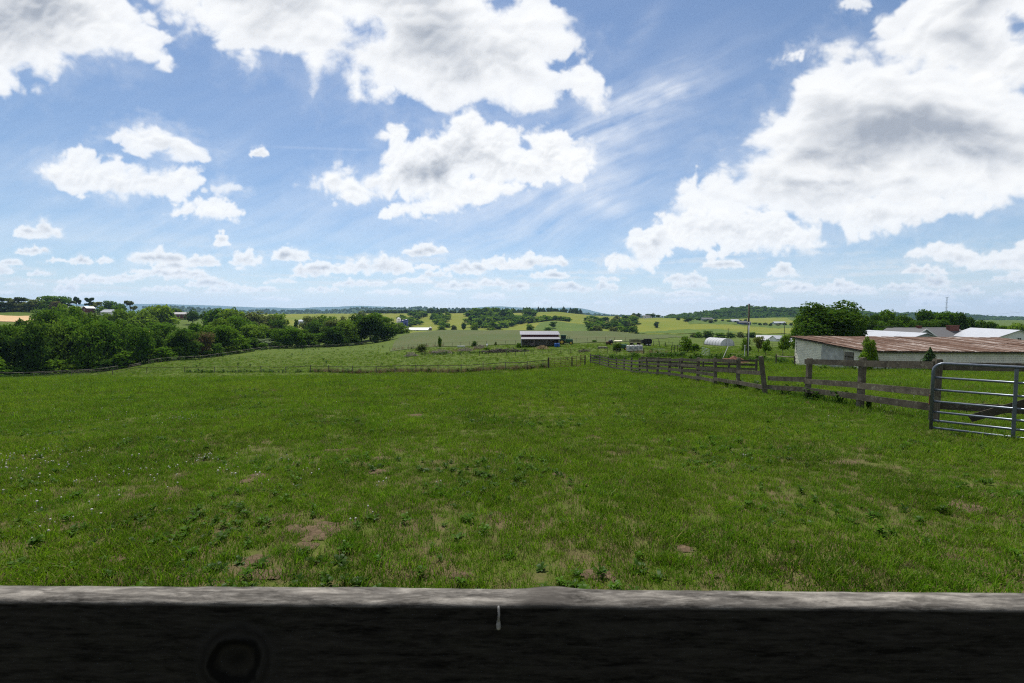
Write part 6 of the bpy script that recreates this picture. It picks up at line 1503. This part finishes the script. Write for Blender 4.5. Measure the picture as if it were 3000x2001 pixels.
# bare soil: thin uneven crusts
SOIL = [(925, 1572, .34, .20), (860, 1560, .14, .10), (830, 1520, .28, .14), (960, 1545, .22, .10), (775, 1690, .26, .10), (745, 1655, .20, .08), (900, 1610, .22, .10), (1750, 1695, .24, .10), (1345, 1700, .16, .06), (560, 1690, .16, .08), (1000, 1505, .16, .08), (1120, 1345, .30, .15), (985, 1320, .36, .14), (1430, 1330, .30, .15), (750, 1400, .22, .18), (730, 1415, .18, .10), (2215, 1478, .12, .12), (2850, 1490, .40, .20), (2800, 1470, .2, .1), (2470, 1362, .40, .16), (1210, 1218, .4, .2), (1100, 1385, .26, .14), (1640, 1395, .2, .12), (1925, 1375, .2, .1), (430, 1555, .16, .08), (350, 1650, .16, .07), (540, 1295, .3, .12), (340, 1370, .2, .1), (2090, 1700, .1, .06), (2350, 1600, .16, .08), (2010, 1620, .16, .08)]
def soil():
    s = NT('bare_soil'); p = s.pos(); f = s.noise(p, 16, 6, .75); g = s.noise(p, 70, 4, .8)
    c = s.ramp(f, [(.3, (.042, .030, .019)), (.55, (.085, .060, .037)), (.75, (.15, .108, .068))])
    c = s.mix(s.ramp(g, [(.5, (0, 0, 0)), (.75, (.7, .7, .7))]), c, (.17, .135, .075))
    m = s.bsdf(c, .97, 0, .1, g, .8, .012)
    for i, (px, py, rx, ry) in enumerate(SOIL):
        g0 = near_ground(px, py); rx *= .58; ry *= .95; st = .026 * max(1, g0.y / 7)
        nx, ny = int(rx * 4.4 / st), int(ry * 4.4 / st)
        X, Y = np.meshgrid(g0.x + (np.arange(nx) - nx / 2) * st, g0.y + (np.arange(ny) - ny / 2) * st, indexing='ij')
        q = np.sqrt(((X - g0.x) / rx) ** 2 + ((Y - g0.y) / ry) ** 2)
        f = 1 - q - np.clip(q - 1.5, 0, 9) * 4 + .75 * fbm2(X * 3.1 + i, Y * 3.1, 4, 18) + .35 * fbm2(X * 13, Y * 13, 3, 19)
        Z = HH(X, Y) + np.clip(.035 * f, -.03, .010) + .030 * np.abs(perlin2(X * 17, Y * 17, 7)) * sm(.1, .6, f) + .014 * perlin2(X * 47, Y * 47, 8) * sm(.1, .5, f)
        V = np.stack([X, Y, Z], -1).reshape(-1, 3); ii = (np.arange(nx - 1)[:, None] * ny + np.arange(ny - 1)[None]).ravel()
        fc = (f[:-1, :-1] + f[1:, 1:]).ravel() / 2; ii = ii[fc > .12]
        if len(ii) < 6: continue
        Fq = np.stack([ii, ii + ny, ii + ny + 1, ii + 1], -1); us, inv = np.unique(Fq, return_inverse=True)
        o = link('bare_soil', np_mesh('bare_soil', V[us], inv.reshape(Fq.shape), m, True)); tag(o, 'worn patch of bare reddish soil in the pasture', kind='structure')
        SOILW.append((g0.x, g0.y, rx, ry, i))
SOILW = []
soil()
def frustum_pts(y0, y1, dens, seed, margin=4.5):
    g = np.random.default_rng(seed); W = 1.2 * y1 + margin; n = int((y1 - y0) * 2 * W * dens)
    y = g.uniform(y0, y1, n); x = g.uniform(-W, W, n); k = np.abs(x) < 1.2 * y + margin
    return x[k], y[k]
def keep_soil(x, y, g, strength=.85):
    k = np.ones(len(x), bool)
    for (sx, sy, rx, ry, i) in SOILW:
        m = (np.abs(x - sx) < rx * 2.2) & (np.abs(y - sy) < ry * 2.2)
        if not m.any(): continue
        q = np.sqrt(((x[m] - sx) / rx) ** 2 + ((y[m] - sy) / ry) ** 2)
        f = 1 - q - np.clip(q - 1.5, 0, 9) * 4 + .75 * fbm2(x[m] * 3.1 + i, y[m] * 3.1, 4, 18) + .35 * fbm2(x[m] * 13, y[m] * 13, 3, 19)
        k[m] &= ~(g.uniform(0, 1, m.sum()) < strength * sm(.0, .45, f))
    return k
def grass():
    c = bpy.data.collections.new('tuft_library')
    for i in range(6): lib_obj(c, 'tuft', tuft_mesh(32, .085, .048, .0052, M['blade'], 40 + i, 1.05))
    for i in range(2): lib_obj(c, 'tuft', tuft_mesh(24, .085, .036, .005, M['blade_dry'], 50 + i, 1.3))
    for i in range(2): lib_obj(c, 'tuft', tuft_mesh(18, .06, .088, .006, M['blade'], 55 + i, .8))
    Pn, Sn = [], []
    g = np.random.default_rng(3)
    for y0, y1, dn, sc in ((.7, 6, 300, .85), (6, 11, 150, 1.05), (11, 20, 62, 1.5), (20, 36, 22, 2.3), (36, 72, 6.5, 3.6), (72, 160, 2.6, 3.0)):
        x, y = frustum_pts(y0, y1, dn, int(y0 * 10) + 1)
        thin = fbm2(x * .9, y * .9, 4, 12) + .6 * fbm2(x * 4, y * 4, 3, 13)
        k = (keep_soil(x, y, g)) & (g.uniform(0, 1, len(x)) < np.clip((165 - y) / 60, 0, 1)) & ~((y > 125) & ((x > (1142 - 1500) / F_PX * y - 3) | (x < np.interp(y, [118, 145, 180, 212], [-96, -93, -86, -57])))) & (thin > -.62 + .22 * np.clip((y - 9) / 12, -1, 0) * -1 * (y < 9) - .3 * np.clip((y - 12) / 20, 0, 1) + g.uniform(-.3, .3, len(x)))
        x, y = x[k], y[k]; tall = 1 + .5 * np.clip(fbm2(x * .5, y * .5, 3, 15), -.6, 1)
        Pn.append(np.stack([x, y, HH(x, y)], 1)); Sn.append(sc * tall * g.uniform(.7, 1.3, len(x)))
    scatter('grass', 'short grazed green grass covering the pasture', np.concatenate(Pn), np.concatenate(Sn), c, 5)
    # clover and broad leaved weeds in drifts
    c = bpy.data.collections.new('weed_library')
    for i in range(4): lib_obj(c, 'weed', rosette(14, .05, .026, M['clover_leaf'], 60 + i, .5, .06))
    for i in range(3): lib_obj(c, 'weed', rosette(9, .075, .03, M['weed_leaf'], 70 + i, .45))
    Pn, Sn = [], []
    for y0, y1, dn, sc in ((1.0, 7, 46, .9), (7, 14, 18, 1.1), (14, 30, 4, 1.6)):
        x, y = frustum_pts(y0, y1, dn, int(y0 * 10) + 3)
        d = fbm2(x * .45, y * .45, 4, 22); k = (d > .12 + g.uniform(-.2, .3, len(x))) & keep_soil(x, y, g, .8); x, y = x[k], y[k]
        Pn.append(np.stack([x, y, HH(x, y)], 1)); Sn.append(sc * g.uniform(.5, 1.2, len(x)))
    scatter('clover', 'patches of clover and broad leaved weeds in the grass', np.concatenate(Pn), np.concatenate(Sn), c, 6)
    c = bpy.data.collections.new('flower_library')
    for i in range(4): lib_obj(c, 'flower', flower_mesh(80 + i))
    Pn, Sn = [], []
    for y0, y1, dn, sc in ((1.5, 8, 16, 1.0), (8, 18, 9, 1.15), (18, 40, 3.0, 1.4), (40, 66, .9, 1.8)):
        x, y = frustum_pts(y0, y1, dn, int(y0 * 10) + 5)
        d = fbm2(x * .35, y * .22, 4, 32); k = d > .42 - .16 * np.clip(-x / (y + 1), -1, 1) + g.uniform(-.1, .55, len(x)); x, y = x[k], y[k]
        Pn.append(np.stack([x, y, HH(x, y)], 1)); Sn.append(sc * g.uniform(.7, 1.25, len(x)))
    for px, py, n, sp in ((100, 1340, 22, .5), (60, 1380, 20, .5), (150, 1420, 12, .5), (250, 1370, 8, .8), (700, 1370, 8, .8), (860, 1390, 8, .6), (1250, 1440, 5, .7), (480, 1235, 18, 1.6), (300, 1190, 30, 3), (800, 1180, 26, 3)):
        q = near_ground(px, py); x = q.x + g.normal(0, sp, n); y = q.y + g.normal(0, sp * .7, n); Pn.append(np.stack([x, y, HH(x, y)], 1)); Sn.append(g.uniform(.8, 1.3, n))
    scatter('clover_flowers', 'white clover flower heads dotted over the pasture', np.concatenate(Pn), np.concatenate(Sn), c, 7)
    # taller rough growth: fence lines, the pasture slope, nettles in the yard
    c = bpy.data.collections.new('rough_library')
    for i in range(3): lib_obj(c, 'rough', tuft_mesh(26, .30, .42, .022, M['weed_leaf'], 90 + i, .7))
    lib_obj(c, 'rough', rosette(22, .40, .11, M['weed_leaf'], 95, .5, .45))
    x, y = frustum_pts(62, 200, .035, 41, 10); d = fbm2(x * .05, y * .05, 3, 42)
    z = HH(x, y); k = (d > -.15) & ((y > 70) | (x < 0)) & ~((y > 130) & (x > (1142 - 1500) / F_PX * y - 2)) & (x < .36 * y) & (x > np.interp(y, [88, 98, 118, 145, 180, 212], [-110, -110, -96, -93, -86, -57]))
    Pn = [np.stack([x[k], y[k], z[k]], 1)]; Sn = [g.uniform(.35, 1.3, k.sum())]
    def strip(pts, n, wd, sc):
        pp = np.array([p[0] for p in pts]); dd = np.array([p[1] for p in pts]); t = g.uniform(pp[0], pp[-1], n); Y = np.interp(t, pp, dd) + g.normal(0, wd, n); X = (t - 1500) / F_PX * Y
        Pn.append(np.stack([X, Y, HH(X, Y)], 1)); Sn.append(sc * g.uniform(.6, 1.4, n))
    strip([(541, 91.6), (765, 86.6), (963, 76.6), (1102, 72.6), (1219, 70.6), (1351, 68.6), (1606, 64.6)], 420, .5, .9)
    strip([(1735, 74), (1800, 72), (1900, 71), (2010, 72)], 200, 2.0, 1.15)
    strip([(2020, 66), (2190, 66), (2330, 62)], 150, 2.0, 1.15)
    strip([(1230, 104), (1480, 100.5), (1560, 101)], 130, 1.2, .9)
    strip([(-60, 93), (275, 115), (540, 131), (765, 166), (1000, 198), (1140, 213)], 320, 1.0, 1.2)
    strip([(1736, 66), (1874, 40), (2096, 23.4), (2365, 15.4), (2519, 12.7)], 110, .12, .55)
    strip([(2400, 45.5), (2536, 45.2), (3050, 45.2)], 90, .3, .8)
    scatter('rough_weeds', 'dark tussocks and nettles along the fences and on the pasture slope', np.concatenate(Pn), np.concatenate(Sn), c, 8)
    c = bpy.data.collections.new('hay_library')
    for i in range(3): lib_obj(c, 'stalks', tuft_mesh(40, .25, .75, .012, M['blade_dry'], 100 + i, .4))
    Pn, Sn = [], []
    strip([(905, 79.8), (963, 76.4), (1102, 72.4), (1219, 70.4), (1351, 68.4), (1606, 64.4)], 420, .45, .85)
    strip([(1850, 84), (1960, 82)], 40, .8, .7); strip([(1150, 138), (1300, 139)], 60, 1, .9); strip([(1230, 106), (1420, 112)], 70, 1.5, .8)
    scatter('dry_grass', 'tall pale dry grass standing along the wire fences', np.concatenate(Pn), np.concatenate(Sn), c, 9)
grass()
far_wood()
